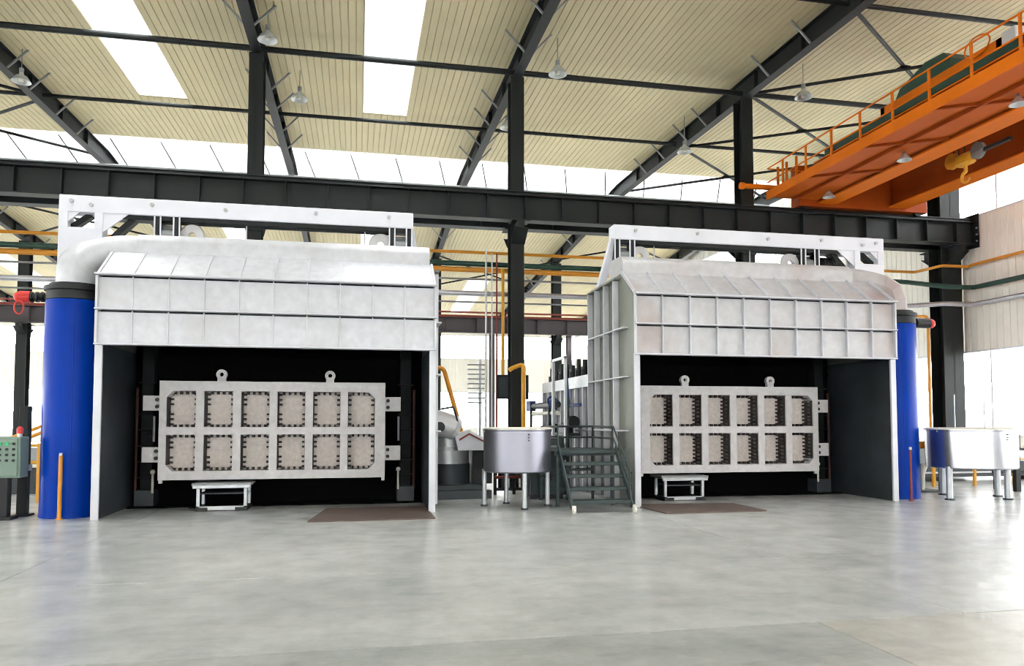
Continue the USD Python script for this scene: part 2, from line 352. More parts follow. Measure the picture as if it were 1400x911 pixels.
# ================================================================ STEEL FRAME
RAF = {-30.3: 'roof rafter along the unseen left wall', -23.68: 'roof rafter beyond the left edge of the view', -16.68: 'dark roof rafter seen under the girder at the far left', -9.68: 'leftmost dark roof rafter above the runway girder', -2.68: 'dark roof rafter meeting the column above the left furnace',
       4.32: 'dark roof rafter meeting the column between the furnaces', 11.32: 'dark roof rafter meeting the column above the right furnace', 18.32: 'dark roof rafter along the right wall over the crane'}
for X in COLX:
    t = thing('roof_rafter', RAF[X], 'rafter', (X, Y1, rz(Y1)))
    part(t, 'rising_beam', ibeam((X, ROOF0, rz(ROOF0)), (X, YR, rz(YR)), RW, RD, stiff=2.4), 'dark_steel', smooth=False)
    part(t, 'falling_beam', ibeam((X, YR, rz(YR)), (X, ROOF1, rz(ROOF1)), RW, RD, stiff=2.4), 'far_steel' if 0 else 'dark_steel', smooth=False)
    for y in (12.2, 14.6, 17.0, 19.0, 22.9, 24.4, 26.4, 28.2, 36., 39., 44., 48., 52.):
        for s in (-1, 1):
            part(t, 'fly_brace', bar((X + s * .1, y, rz(y) - RD / 2 + .02), (X + s * .62, y + .05, cz(y + .05) + .01), .05, .05), 'grey_plate', 'grey angled fly brace', smooth=False)
# struts between rafters (one line per bay each)
LN = {15.6: 'near', Y1: 'column-head', 25.6: 'middle', 29.75: 'ridge', 36.6: 'far'}
BAYN = {0: 'wall side left', 1: 'outermost left', 2: 'second left', 3: 'left furnace', 4: 'left centre', 5: 'centre right', 6: 'crane side'}
for y, nm in LN.items():
    for i in range(len(COLX) - 1):
        if y == 29.75: continue
        z = rz(y) + (.05 if y != Y1 else -.06); r = .06 if y != Y1 else .08
        a, b = COLX[i] + .02, COLX[i + 1] - .02
        if i == 0: continue
        single('roof_strut', tube([(a, y, z), (b, y, z)], r, 10), 'dark_steel', f'dark tube strut, {nm} line, in the {BAYN[i]} roof bay', 'roof strut')
def bracing(i, y0, y1, label):
    i += 1
    a, b = COLX[i] + .05, COLX[i + 1] - .05
    t = thing('roof_bracing', label, 'roof bracing', (a, y0, rz(y0)))
    part(t, 'brace_bar', tube([(a, y0, rz(y0) + .02), (b, y1, rz(y1) + .02)], .05, 8), 'dark_steel')
    part(t, 'brace_bar', tube([(a, y1, rz(y1) - .09), (b, y0, rz(y0) - .09)], .05, 8), 'dark_steel')
    m = ((a + b) / 2, (y0 + y1) / 2); part(t, 'gusset', box(m[0] - .14, m[0] + .14, m[1] - .14, m[1] + .14, rz(m[1]) - .045, rz(m[1]) - .03), 'dark_steel', smooth=False)
bracing(5, 15.6, Y1, 'crossed roof bracing above the orange crane, near bay panel')
bracing(5, Y1, 25.6, 'crossed roof bracing behind the crane railing, middle panel')
bracing(5, 25.6, 31.5, 'crossed roof bracing behind the right column, ridge panel')
bracing(1, 15.6, Y1, 'crossed roof bracing outside the left edge, near panel')
bracing(1, Y1, 25.6, 'crossed roof bracing at the left edge, middle panel')
bracing(1, 25.6, 31.5, 'crossed roof bracing at the left edge beside the ridge light')
bracing(5, 36.6, 42.4, 'crossed roof bracing far behind the right furnace gantry')
bracing(1, 36.6, 42.4, 'crossed roof bracing under the girder at the far left')
bracing(4, 42.9, 50., 'crossed roof bracing far off beyond the second girder')
# ridge conduit with slanting ties
t = thing('ridge_conduit', 'thin conduit hung on slanting ties across the ridge light', 'conduit', (0, 31.2, 11.3))
part(t, 'conduit_pipe', tube([(LEFTX + .5, 31.2, 11.35), (18.3, 31.2, 11.35)], .04, 8), 'grey_plate')
for k, x in enumerate(np.arange(-24.5, 18, 1.75)):
    part(t, 'tie', tube([(x, 31.2, 11.35), (x - .35, 30.2, cz(30.2) + .02)], .02, 6), 'dark_steel')
# columns
CN = {('a', -9.68): 'dark steel column behind the left edge duct', ('a', -2.68): 'dark steel column rising above the left furnace', ('a', 4.32): 'dark steel column standing between the two furnaces', ('a', 11.32): 'dark steel column at the end of the crane walkway'}
def hcol(X, Y, z1, w, d, label, corbel=None, look='dark_steel', face='y'):
    t = thing('steel_column', label, 'column', (X, Y, 0))
    # flanges face the camera, web runs back
    part(t, 'shaft', cat(box(X - w / 2, X + w / 2, Y - d / 2, Y - d / 2 + .024, 0, z1), box(X - w / 2, X + w / 2, Y + d / 2 - .024, Y + d / 2, 0, z1), box(X - .01, X + .01, Y - d / 2, Y + d / 2, 0, z1, 0)), look, smooth=False)
    part(t, 'base_plate', box(X - w / 2 - .1, X + w / 2 + .1, Y - d / 2 - .1, Y + d / 2 + .1, .0, .03), look, smooth=False)
    if corbel:
        for s in (-1, 1):
            y0 = Y + s * d / 2; y1 = Y + s * (d / 2 + .5)
            part(t, 'corbel', cat(prism([(y0, corbel - .55), (y0, corbel - .03), (y1, corbel - .03), (y1, corbel - .2)], 'x', X - .09, X + .09), box(X - .26, X + .26, min(y0, y1), max(y0, y1), corbel - .03, corbel), prism([(y0, corbel - .57), (y0, corbel - .55), (y1, corbel - .2), (y1, corbel - .22)], 'x', X - .2, X + .2)), look, smooth=False)
    return t
for (k, X), lab in CN.items(): hcol(X, Y1, rz(Y1) - RD / 2, .37, .5, lab, 7.0)
t = hcol(18.3, Y1 + .1, rz(Y1) - RD / 2, .72, .56, 'wide dark steel column against the right wall', 7.0)
for X, lab in ((-16.68, 'far dark column behind the control cabinet'), (4.32, 'far column half hidden by the left furnace edge'), (11.32, 'far dark column left of the right furnace'), (18.3, 'far column in line with the right wall')):
    hcol(X, Y2, rz(Y2) - RD / 2, .5, .5, lab, 6.5, 'dark_steel')
for X, lab in ((11.32, 'end wall column in the distance left of the far column'), (18.2, 'end wall column in the distance beside the right furnace')):
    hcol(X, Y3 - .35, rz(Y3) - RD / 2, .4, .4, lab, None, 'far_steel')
# crane runway girders
def runway(y, z0, z1, label, x0=-30.6, x1=18.75, look='girder_steel', w=.38, rail=True, red=False, stiff=1.05):
    t = thing('runway_girder', label, 'crane girder', (0, y, z0)); h = z1 - z0
    part(t, 'web', box(x0, x1, y - .012, y + .012, z0 + .02, z1 - .02, 0), look, smooth=False)
    part(t, 'top_flange', box(x0, x1, y - w / 2, y + w / 2, z1 - .03, z1), look, smooth=False)
    part(t, 'bottom_flange', box(x0, x1, y - w / 2, y + w / 2, z0, z0 + .03), look, smooth=False)
    for x in np.arange(x0 + .4, x1, stiff):
        part(t, 'stiffener', box(x - .008, x + .008, y - w / 2 + .03, y + w / 2 - .03, z0 + .03, z1 - .03, 0), look, smooth=False)
    if rail: part(t, 'rail', cat(box(x0, x1, y - .05, y + .05, z1, z1 + .02), box(x0, x1, y - .012, y + .012, z1 + .02, z1 + .1), box(x0, x1, y - .035, y + .035, z1 + .1, z1 + .14, .012)), 'red_rail' if red else look, smooth=False)
mat('red_rail', '8d3a2c', .55)
runway(20.18, 7.0, 7.7, 'long dark crane runway girder in front of the columns')
runway(21.12, 7.0, 7.7, 'second dark runway girder close behind the columns', stiff=2.1)
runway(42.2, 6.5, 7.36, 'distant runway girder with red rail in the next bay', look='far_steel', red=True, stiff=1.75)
t = thing('girder_stop', 'dark bolted stop plate at the girder end by the right wall', 'end stop', (18.75, 20.18, 7.0))
part(t, 'plate', box(18.755, 18.79, 19.9, 21.4, 6.9, 7.95), 'girder_steel', smooth=False)
for z in (7.1, 7.3, 7.5): part(t, 'bolt', cyl((18.72, 19.95, z), .03, .04, 'x', 8), 'galvanised')
# pendant lamps
def lamp(loc, stem, label):
    x, y, z = loc; t = thing('bell_lamp', label, 'lamp', loc, 'bell lamps hung under the roof')
    part(t, 'shade', lathe([(.0, .25), (.05, .25), (.07, .2), (.15, .15), (.225, .04), (.25, 0), (.235, 0), (.21, .04), (.13, .13), (0, .16)], loc, 24), 'lamp_shell')
    part(t, 'bulb', lathe([(0, .0), (.06, .02), (.07, .08), (.04, .14), (0, .15)], loc, 14), 'tank_lining')
    part(t, 'ballast', lathe([(0, .25), (.06, .25), (.06, .38), (.03, .4), (0, .4)], loc, 16), 'grey_plate')
    part(t, 'stem', tube([(x, y, z + .39), (x, y, z + stem)], .012, 6), 'grey_plate')
def under(x, y, z, lab):
    lamp((x, y, z), cz(y) - z + .01, lab)
under(-2.28, 19.35, 11.0, 'bell lamp beside the top of the column over the left furnace')
under(-1.75, 22.7, 10.95, 'bell lamp lower on the rafter right of the left furnace column')
under(-9.2, 22.9, 10.9, 'bell lamp in front of the leftmost roof rafter')
under(5.15, 19.2, 10.75, 'bell lamp right of the column between the furnaces')
under(4.65, 23.6, 10.95, 'small bell lamp tucked left of the central column')
under(12.4, 19.2, 10.75, 'bell lamp over the orange crane near the green motor')
under(10.75, 23.6, 10.6, 'bell lamp on the rafter left of the right column')

# ================================================================ PIPES ALONG THE COLUMN ROW
YP = 21.28
single('pipe_run', tube(bend([(LEFTX + .5, YP, 6.33), (17.6, YP, 6.33), (17.7, 20.2, 6.33), (18.62, 20.2, 6.33), (18.62, 20.1, 6.36), (18.62, -4, 6.36)], .1), .045, 10), 'pipe_orange', 'thin orange pipe, topmost of the pipes behind the furnaces', 'pipe')
single('pipe_run', tube(bend([(LEFTX + .5, YP, 6.0), (17.2, YP, 6.0), (17.6, 20.0, 5.64), (18.6, 20.0, 5.64), (18.6, -4, 5.64)], .2), .075, 12), 'green_paint', 'dark green pipe running under the thin orange pipe', 'pipe')
single('pipe_run', tube([(LEFTX + .5, YP + .05, 5.84), (11., YP + .05, 5.84)], .075, 12), 'pipe_orange', 'thick orange pipe just below the dark green pipe', 'pipe')
single('pipe_run', tube(bend([(LEFTX + .5, YP, 5.15), (16.6, YP, 5.15), (17.6, 20.05, 5.12), (18.6, 20.05, 5.12), (18.6, -4, 5.12)], .2), .075, 12), 'pipe_silver', 'silver lagged pipe running behind the furnaces and along the right wall', 'pipe')
single('pipe_run', tube([(LEFTX + .5, YP + .3, 5.62), (15, YP + .3, 5.62)], .03, 8), 'grey_plate', 'slim grey pipe above the silver lagged pipe', 'pipe')
single('pipe_run', tube([(LEFTX + .5, YP + .3, 4.95), (15, YP + .3, 4.95)], .025, 8), 'grey_plate', 'slim dull pipe below the silver lagged pipe', 'pipe')
single('pipe_run', tube([(LEFTX + .5, 41.9, 7.62), (18.6, 41.9, 7.62)], .05, 8), 'rust_red', 'red brown conductor pipe along the distant girder top', 'pipe')
# risers left of the central column
single('riser_pipe', tube(bend([(3.54, 21.1, 6.4), (3.54, 21.1, 0)], .1), .026, 10), 'pale_metal', 'white vertical pipe left of the central column', 'pipe')
for x, lab, lk, r in ((3.72, 'thin grey vertical pipe next to the white riser', 'pale_metal', .02), (3.86, 'thin reddish vertical pipe left of the yellow riser', 'rust_red', .022)):
    single('riser_pipe', tube([(x, 21.15, 6.3), (x, 21.15, 0)], r, 8), lk, lab, 'pipe')
single('riser_pipe', tube(bend([(4.03, 21.27, 5.84), (4.03, 21.1, 5.84), (4.03, 21.1, 2.6)], .08), .045, 10), 'yellow_paint', 'yellow vertical pipe beside the central column', 'pipe')
single('gas_pipe', tube(bend([(4.03, 20.2, 2.9), (4.1, 20.2, 2.95), (4.42, 20.15, 3.08), (4.42, 20.15, .0)], .14), .06, 12), 'yellow_paint', 'yellow bent gas pipe standing in front of the central column', 'pipe')
single('riser_pipe', tube(bend([(16.0, 20.1, 4.7), (16.96, 20.0, 4.7), (16.96, 20.0, 0)], .12), .045, 10), 'pipe_orange', 'orange pipe turning down left of the wide wall column', 'pipe')
t = thing('switch_panel', 'dark framed switch panel on the central column', 'switch panel', (4.27, 20.98, 2.2))
part(t, 'panel_body', box(3.84, 4.72, 20.96, 21.06, 2.16, 2.8), 'lining', smooth=False)
part(t, 'panel_frame', cat(box(3.82, 4.74, 20.94, 20.98, 2.76, 2.82), box(3.82, 4.74, 20.94, 20.98, 2.14, 2.2), box(3.82, 3.88, 20.94, 20.98, 2.2, 2.76), box(4.68, 4.74, 20.94, 20.98, 2.2, 2.76)), 'black_iron', smooth=False)
t = thing('finned_riser', 'grey finned riser between the left furnace and the tank', 'finned riser', (3.45, 22.2, 0))
part(t, 'riser', tube([(3.55, 22.2, 0), (3.55, 22.2, 3.35)], .05, 10), 'galvanised')
for k in range(9): part(t, 'fin', box(3.18, 3.72, 22.1, 22.3, 2.05 + k * .14, 2.08 + k * .14), 'grey_plate', smooth=False)

# ================================================================ FURNACES
HW = 2.625
def furnace(xc, s, label, hood_look, ribp, door_dx, side):
    t = thing('furnace', label, 'furnace', (xc, 12.7, 0))
    P = lambda n, m, lk, lab=None, sm=30, par=None: part(par or t, n, mirror(m, xc, s), lk, lab, sm)
    # side plates with their front flange
    prof = [(12.72, 0), (12.72, 3.76), (13.4, 4.26), (15.1, 4.16), (15.1, 0)]
    for q in (-1, 1):
        a, b = (HW - .05, HW) if q > 0 else (-HW, -HW + .05)
        P('side_plate', prism(prof, 'x', a, b), 'side_shade_paint', None, False)
        P('jamb', box(min(q * HW, q * (HW - .11)), max(q * HW, q * (HW - .11)), 12.69, 12.74, 0, 2.7), 'silver_paint', 'bright front jamb flange', False)
        a, b = (HW - .075, HW - .052) if q > 0 else (-HW + .052, -HW + .075)
        P('inner_lining', prism([(12.76, .01), (12.76, 2.72), (14.74, 2.72), (14.74, .01)], 'x', a, b), 'lining', 'dark grey inner lining plate', False)
        a, b = (HW, HW + .03) if q > 0 else (-HW - .12, -HW)
        for z in (1.34, 2.31, 3.2): P('side_rib', box(a, b, 12.95, 15.1, z - .014, z + .014), 'silver_paint', 'horizontal flat stiffener of the side wall', False)
        P('side_rail', bar(((a + b) / 2, 13.35, 4.17), ((a + b) / 2, 15.1, 4.16), abs(b - a), .04), 'side_shade_paint', 'top edge rail of the side wall', False)
        for y in (13.5, 14.05, 14.6, 15.08):
            P('side_rib', box(a, b, y - .012, y + .012, .05, 4.14), 'silver_paint', 'vertical flat stiffener of the side wall', False)
    # hood sheets
    n = 10; p = 2 * HW / n
    Z = [2.7, 3.24, 3.78]
    for i in range(n):
        x0, x1 = -HW + i * p + .004, -HW + (i + 1) * p - .004
        for k in range(2): P('hood_panel', box(x0, x1, 12.70, 12.715, Z[k] + .006, Z[k + 1] - .04, .003), hood_look, None, False)
        c = [(12.7, 3.78), (13.4, 4.28)]
        P('slope_panel', prism([(12.7, 3.785), (13.4, 4.285), (13.41, 4.27), (12.71, 3.77)], 'x', x0, x1), hood_look, None, False)
    P('hood_shadow_backing', cat(box(-HW + .055, HW - .055, 12.765, 12.785, 2.72, 3.76, 0), prism([(12.76, 3.74), (13.4, 4.24), (13.4, 4.2), (12.76, 3.7)], 'x', -HW + .06, HW - .06)), 'lining', 'hood backing sheet darkened as shadow under the rails', False)  # dark tone shows through the slots as shadow lines beneath the rails
    for i in range(n + 1):
        x = -HW + i * p; w = .018 if 0 < i < n else .035; x = min(max(x, -HW + w / 2), HW - w / 2); d = ribp if 0 < i < n else max(ribp, .05)
        for k in range(2): P('hood_rib', box(x - w / 2, x + w / 2, 12.70 - d, 12.705, Z[k] + .02, Z[k + 1] - .018, .003), 'silver_paint', None, False)
        dd = ribp * .7
        P('slope_rib', prism([(12.7, 3.79), (13.4, 4.29), (13.4 - dd * .58, 4.29 + dd * .8), (12.7 - dd * .58, 3.79 + dd * .8)], 'x', x - w / 2, x + w / 2), 'silver_paint', None, False)
    P('hood_rail', box(-HW, HW, 12.70 - .12, 12.72, 3.765, 3.795), 'silver_paint', 'upper rail along the hood fold', False)
    P('hood_rail', box(-HW, HW, 12.70 - .1, 12.72, 3.228, 3.252), 'silver_paint', 'middle rail of the hood', False)
    P('hood_rail', box(-HW, HW, 12.70 - .08, 12.76, 2.685, 2.712), 'silver_paint', 'bottom lip of the hood', False)
    # exhaust duct along the hood top, elbow down to the collar
    P('top_duct', prism([(13.4, 4.27), (13.4, 4.48), (13.44, 4.56), (13.52, 4.62), (14.05, 4.64), (14.2, 4.55), (14.2, 4.27)], 'x', -HW + .05, 2.25), hood_look, 'box duct along the hood top')
    if s < 0:
        el = bend([(2.0, 13.78, 4.33), (2.62, 13.72, 4.33), (3.14, 13.45, 4.1), (3.14, 13.45, 3.72)], .42, 9)
        P('duct_elbow', tube(el, [.31] * len(el), 26), hood_look, 'smooth white elbow bending down to the blue riser')
    else:
        el = bend([(2.0, 13.78, 4.33), (2.62, 13.72, 4.33), (3.14, 13.45, 4.12), (3.14, 13.45, 3.72)], .35, 3)
        P('duct_elbow', tube(el, [.31] * len(el), 8), hood_look, 'faceted grey elbow bending down to the blue riser', False)
    P('roof_plate', prism([(13.4, 4.2), (13.4, 4.27), (15.1, 4.17), (15.1, 4.1)], 'x', -HW + .05, HW - .05), 'silver_paint', None, False)
    # furnace mouth and rear body
    P('hearth_shade', box(-HW + .08, HW - .08, 14.25, 14.75, 0.002, .03), 'soot_shade', 'dark pad painting shade over the furnace mouth floor', False)  # dark pad paints shade onto the floor inside the mouth
    P('furnace_face', box(-HW + .06, HW - .06, 14.75, 15.05, 0, 4.1), 'soot_shade', 'black refractory face behind the door', False)
    P('rear_body', box(-HW + .03, HW - .03, 15.1, 19.3, 0, 2.46), 'grey_plate', 'low steel body behind the hood', False)
    for q in (-1, 1):
        a, b = (HW - .03, HW + .05) if q > 0 else (-HW - .05, -HW + .03)
        P('body_rail', box(a, b, 15.1, 19.3, 2.24, 2.5), 'galvanised', 'deep top channel of the rear body', False)
        P('body_rail', box(a, b, 15.1, 19.3, 1.3, 1.34), 'grey_plate', 'waist rail of the rear body', False)
        for y in np.arange(15.7, 19.4, .6): P('body_rib', box(a, b, y - .03, y + .03, 0, 2.24), 'silver_paint', None, False)
    # ---- the door
    dx = s * door_dx; W = 1.895; z0, z1 = .51, 2.2; yf = 13.85; cells = []; ox = dx
    hole = []
    for r in range(2):
        for c in range(6):
            cx = -W + .185 + .235 + c * .604; czl = z0 + .15 if r == 0 else z0 + .15 + .62 + .13
            x0, x1, y0, y1 = cx - .235, cx + .235, czl, czl + .62; k = .11
            pts = [(x0, y0), (x1, y0), (x1, y1), (x0, y1)]
            corner = {(0, 0): 0, (0, 5): 1, (1, 5): 2, (1, 0): 3}.get((r, c)); out = []
            for j, (px, pz) in enumerate(pts):
                if j == corner:
                    cxx = 1 if px == x0 else -1; czz = 1 if pz == y0 else -1
                    two = [(px, pz + czz * k), (px + cxx * k, pz)]
                    if j in (1, 3): two = two[::-1]
                    out += two
                else: out.append((px, pz))
            hole.append((out, (x0, x1, y0, y1)))
    frame = Polygon([(-W, z0), (W, z0), (W, z1), (-W, z1)], [h for h, _ in hole])
    S = lambda m: trimesh.Trimesh(m.vertices + np.array((ox, 0, 0)), m.faces, process=False)
    fr = P('door', S(prism(frame, 'y', yf, yf + .34)), 'door_paint', 'grey ribbed furnace door with twelve recessed cells', False)
    LOC[str(fr.GetPath())] = LOC[str(t.GetPath())]
    for h, (x0, x1, y0, y1) in hole:
        P('cell_panel', S(box(x0 - .02, x1 + .02, yf + .3, yf + .33, y0 - .02, y1 + .02, 0)), 'door_cell', None, False, fr)
        for xa, xb in ((x0 - .004, x0 + .006), (x1 - .006, x1 + .004)): P('cell_shade', S(box(xa, xb, yf + .03, yf + .3, y0 + .015, y1 - .015, 0)), 'cell_shade', 'dark strip painting the shade on a cell side', False, fr)  # dark strips paint the shade of the recessed side walls
        cl = []; dd0 = .2 if s < 0 else .1
        ne = 7 if s < 0 else 8
        for e in range(ne):
            zz = y0 + .05 + e * (y1 - y0 - .1) / (ne - 1)
            if s < 0 and e == 3: continue
            cl += ([box(x0, x0 + .06, yf + dd0, yf + .3, zz - .017, zz + .017, 0)] if s < 0 else []) + [box(x1 - .06, x1, yf + dd0, yf + .3, zz - .017, zz + .017, 0)]
        for e in range(4):
            xx = x0 + .09 + e * (x1 - x0 - .18) / 3
            cl += [box(xx - .018, xx + .018, yf + .2, yf + .3, y1 - .05, y1, 0), box(xx - .018, xx + .018, yf + .2, yf + .3, y0, y0 + .045, 0)]
        P('cell_clips', S(cat(cl)), 'dark_clip' if s < 0 else 'cell_shade', 'row of small clips round a recessed cell', False, fr).SetCustomDataByKey('kind', 'stuff')
    P('door_backing', S(box(-W + .02, W - .02, yf + .345, yf + .4, z0 + .02, z1 - .02)), 'lining', None, False, fr)
    for q in (-.92, .92):
        pl = Point(q, z1 + .125).buffer(.09).union(sbox(q - .07, z1 - .01, q + .07, z1 + .09)).difference(Point(q, z1 + .125).buffer(.035))
        P('lifting_lug', S(prism(pl, 'y', yf + .12, yf + .2)), 'door_paint', 'round eyed lifting lug', True if 0 else 30, fr)
    for q in (-1, 1):
        for zc in (.94, 1.82):
            P('side_bracket', S(box(q * W, q * (W + .28), yf + .08, yf + .14, zc - .13, zc + .13)), 'door_paint', 'flat bracket at the door edge', False, fr)
            for e in (-.06, .06): P('bracket_bolt', S(cyl((q * (W + .05), yf + .085, zc + e), .032, .03, 'y', 10)), 'black_iron', None, 30, fr)
        P('door_foot', S(box(q * (W - .03) - .03, q * (W - .03) + .03, yf + .05, yf + .12, z0 - .06, z0)), 'pale_metal', None, False, fr)
    # guides beside the door
    for q in (-1, 1):
        gx = q * 2.27 + .5 * ox
        P('door_guide', cat(box(gx - .1, gx + .1, 14.5, 14.72, .2, 3.9), *[box(gx - .14, gx + .14, 14.44, 14.5, z, z + .03) for z in np.arange(.5, 2.4, .28)]), 'guide_steel', 'dark vertical door guide with rungs', False)
        P('guide_foot', box(gx - .16, gx + .16, 14.38, 14.74, 0, .3), 'lining', 'grey block at the guide foot', False)
        P('guide_hose', tube(bend([(gx + q * .15, 14.42, .25), (gx + q * .15, 14.42, 2.1)], .1), .025, 8), 'hose_red', 'dark red hose beside the guide')
        P('guide_cylinder', tube([(gx - q * .14, 14.4, 1.15), (gx - q * .14, 14.4, 1.6)], .022, 8), 'galvanised', 'slim bright cylinder rod')
        P('guide_valve', cat(ball((gx - q * .14, 14.38, .62), .045, 1), tube([(gx - q * .14, 14.38, .25), (gx - q * .14, 14.38, .6)], .02, 8)), 'tank_lining', 'small pale valve')
    return t
XL, XRT = -1.34, 7.41
furnace(XL, -1, 'left silver holding furnace with smooth white hood and toothed door cells', 'hood_clean', .022, -.06, 'left')
furnace(XRT, 1, 'right silver holding furnace with deep ribbed, heat-stained hood', 'hood_stained', .065, -.17, 'right')
# ---- lifting gantries over the doors
def gantry(xc, s, label):
    t = thing('lifting_gantry', label, 'gantry', (xc, 14.5, 0))
    P = lambda n, m, lk, lab=None, sm=False, par=None: part(par or t, n, mirror(m, xc, s), lk, lab, sm)
    x0, x1 = -2.36, 3.83
    b = P('top_beam', box(x0, x1, 14.5, 14.82, 5.2, 5.5, .012), 'white_paint', 'long white box beam')
    for x in (-1.9, -.55, 1.05, 2.3, 3.3, 3.62): P('bolt', cyl((x, 14.485, 5.36 + .03 * math.sin(9 * x)), .035, .03, 'y', 12), 'galvanised', None, 30, b)
    P('soffit_rail', box(x0 + .1, 3.1, 14.53, 14.8, 5.12, 5.2), 'dark_steel', 'dark rail that also fills in the shaded beam soffit')  # its dark tone also stands in for the shaded underside of the beam
    # duct-side post: plate with an open window under the beam
    P('post', box(3.11, 3.83, 14.5, 14.8, 0, 4.93, .012), 'white_paint', 'broad white post at the duct side')
    P('post_leg', box(3.68, 3.83, 14.5, 14.8, 4.92, 5.21), 'white_paint'); P('post_leg', box(3.11, 3.25, 14.5, 14.8, 4.92, 5.21), 'white_paint')
    P('gusset', prism([(3.69, 5.2), (3.5, 5.2), (3.69, 5.02)], 'y', 14.52, 14.56), 'white_paint')
    P('gusset', prism([(3.12, 5.2), (2.7, 5.2), (3.12, 4.86)], 'y', 14.52, 14.56), 'white_paint')
    P('brace', bar((3.16, 14.7, 4.6), (2.6, 14.7, 5.19), .2, .1, (0, 0, 1)), 'dark_steel', 'dark slanting knee brace')
    P('brace', bar((3.72, 14.72, 4.92), (3.36, 14.72, 5.2), .14, .1, (0, 0, 1)), 'dark_steel', 'dark slanting brace behind the post window')
    # raking leg at the free end
    P('raking_leg', bar((x0 + .06, 14.66, 5.25), (x0 - .14, 15.0, 4.25), .14, .16, (0, 1, 0)), 'white_paint', 'raking white leg on the furnace side wall')
    # lifting drums under the beam
    for xx in (-2.12, 2.05):
        h = P('hoist_hanger', cat(box(xx - .2, xx - .12, 14.52, 14.74, 4.72, 5.2), box(xx + .12, xx + .2, 14.52, 14.74, 4.72, 5.2)), 'black_iron', 'pair of dark channel hangers')
        P('hanger_edge', cat(*[box(xx + e - .012, xx + e + .012, 14.5, 14.53, 4.7, 5.2) for e in (-.21, -.11, .11, .21)]), 'white_paint', 'bright hanger flange edges', False, h)
        P('hanger_plate', box(xx - .12, xx + .12, 14.7, 14.74, 4.66, 5.08), 'grey_plate', 'grey plate between the hangers', False, h)
        P('gearbox', cat(cyl((xx - .11, 14.66, 4.86), .14, .22, 'x', 20), box(xx - .1, xx + .1, 14.56, 14.78, 4.55, 4.85)), 'grey_plate', 'grey gearbox between the hangers', 30, h)
    P('chain_wheel', lathe([(.06, -.03), (.2, -.03), (.22, 0), (.2, .03), (.06, .03)], (1.65, 14.66, 4.9), 24, 'y'), 'pale_metal', 'pale chain wheel', 30)
    P('chain_wheel', lathe([(.06, -.03), (.2, -.03), (.22, 0), (.2, .03), (.06, .03)], (-1.75, 14.66, 4.9), 24, 'y'), 'pale_metal', 'pale chain wheel', 30)
    if s > 0: P('hoist_motor', cat(cyl((2.3, 14.66, 4.88), .15, .4, 'x', 18), *[lathe([(.15, 0), (.17, 0), (.17, .015), (.15, .015)], (2.34 + .06 * k, 14.66, 4.88), 18, 'x') for k in range(6)]), 'black_iron', 'black finned hoist motor', 30)
    P('drive_shaft', tube([(-1.9, 14.66, 5.12), (2.2, 14.66, 5.12)], .035, 10), 'dark_steel', 'drive shaft below the beam', 30)
    for x in (.7, -1.45):
        P('chain', tube([(x, 14.62, 5.2), (x, 14.62, 4.66)], .014, 6), 'galvanised', 'short lifting chain', 30)
gantry(XL, -1, 'white door-lifting gantry over the left furnace')
gantry(XRT, 1, 'white door-lifting gantry over the right furnace')
# ---- blue risers with collars, valve actuators
def riser(xc, s, label, vlab):
    X = xc + s * 3.14; Y = 13.45
    t = thing('exhaust_riser', label, 'exhaust riser', (X, Y, 0))
    part(t, 'riser_pipe', lathe([(0, 0), (.455, 0), (.455, .04), (.448, .06), (.445, 3.36), (.44, 3.44), (0, 3.44)], (X, Y, 0), 48), 'blue_paint')
    part(t, 'collar', lathe([(0, 3.45), (.44, 3.45), (.44, 3.58), (.47, 3.6), (.47, 3.66), (0, 3.66)], (X, Y, 0), 40), 'black_iron', 'black clamp collar')
    part(t, 'flange', lathe([(.3, 3.66), (.4, 3.66), (.4, 3.71), (.3, 3.71)], (X, Y, 0), 40), 'black_iron')
    part(t, 'seam', tube([(X - s * .445 * math.sin(.25), Y - .445 * math.cos(.25), .1), (X - s * .445 * math.sin(.25), Y - .445 * math.cos(.25), 3.3)], .008, 6), 'blue_paint', 'welded seam')
    v = thing('damper_actuator', vlab, 'valve actuator', (X, Y, 3.5))
    a = X + s * .445; e = X + s * (.82 if s < 0 else 1.12)
    part(v, 'shaft', tube([(a, 13.6, 3.54), (e, 13.7, 3.54)], .05, 10), 'black_iron')
    for k in range(4): part(v, 'spring_collar', lathe([(.04, 0), (.085, 0), (.085, .035), (.04, .035)], (a + s * (.06 + .09 * k), 13.62 + .025 * k, 3.54), 14, 'x'), 'black_iron')
    if s > 0: part(v, 'drive_body', cyl((a + .28, 13.66, 3.54), .1, .32, 'x', 18), 'black_iron', 'black drive body')
    part(v, 'actuator_head', ball((e, 13.7, 3.54), .1) if s > 0 else cat(cyl((e - .12, 13.7, 3.54), .1, .17, 'x', 18), ball((e - .12, 13.7, 3.54), .09)), 'red_paint', 'red rounded actuator head')
    if s < 0: part(v, 'hand_loop', tube([(e + s * .1 + .07 * math.cos(q), 13.62, 3.36 + .11 * math.sin(q)) for q in np.linspace(0, 6.28, 17)], .012, 6, False), 'red_paint', 'thin red hand loop')
riser(XL, -1, 'broad blue exhaust riser left of the left furnace', 'red damper actuator left of the left blue riser')
riser(XRT, 1, 'blue exhaust riser mostly hidden right of the right furnace', 'red damper actuator right of the right blue riser')
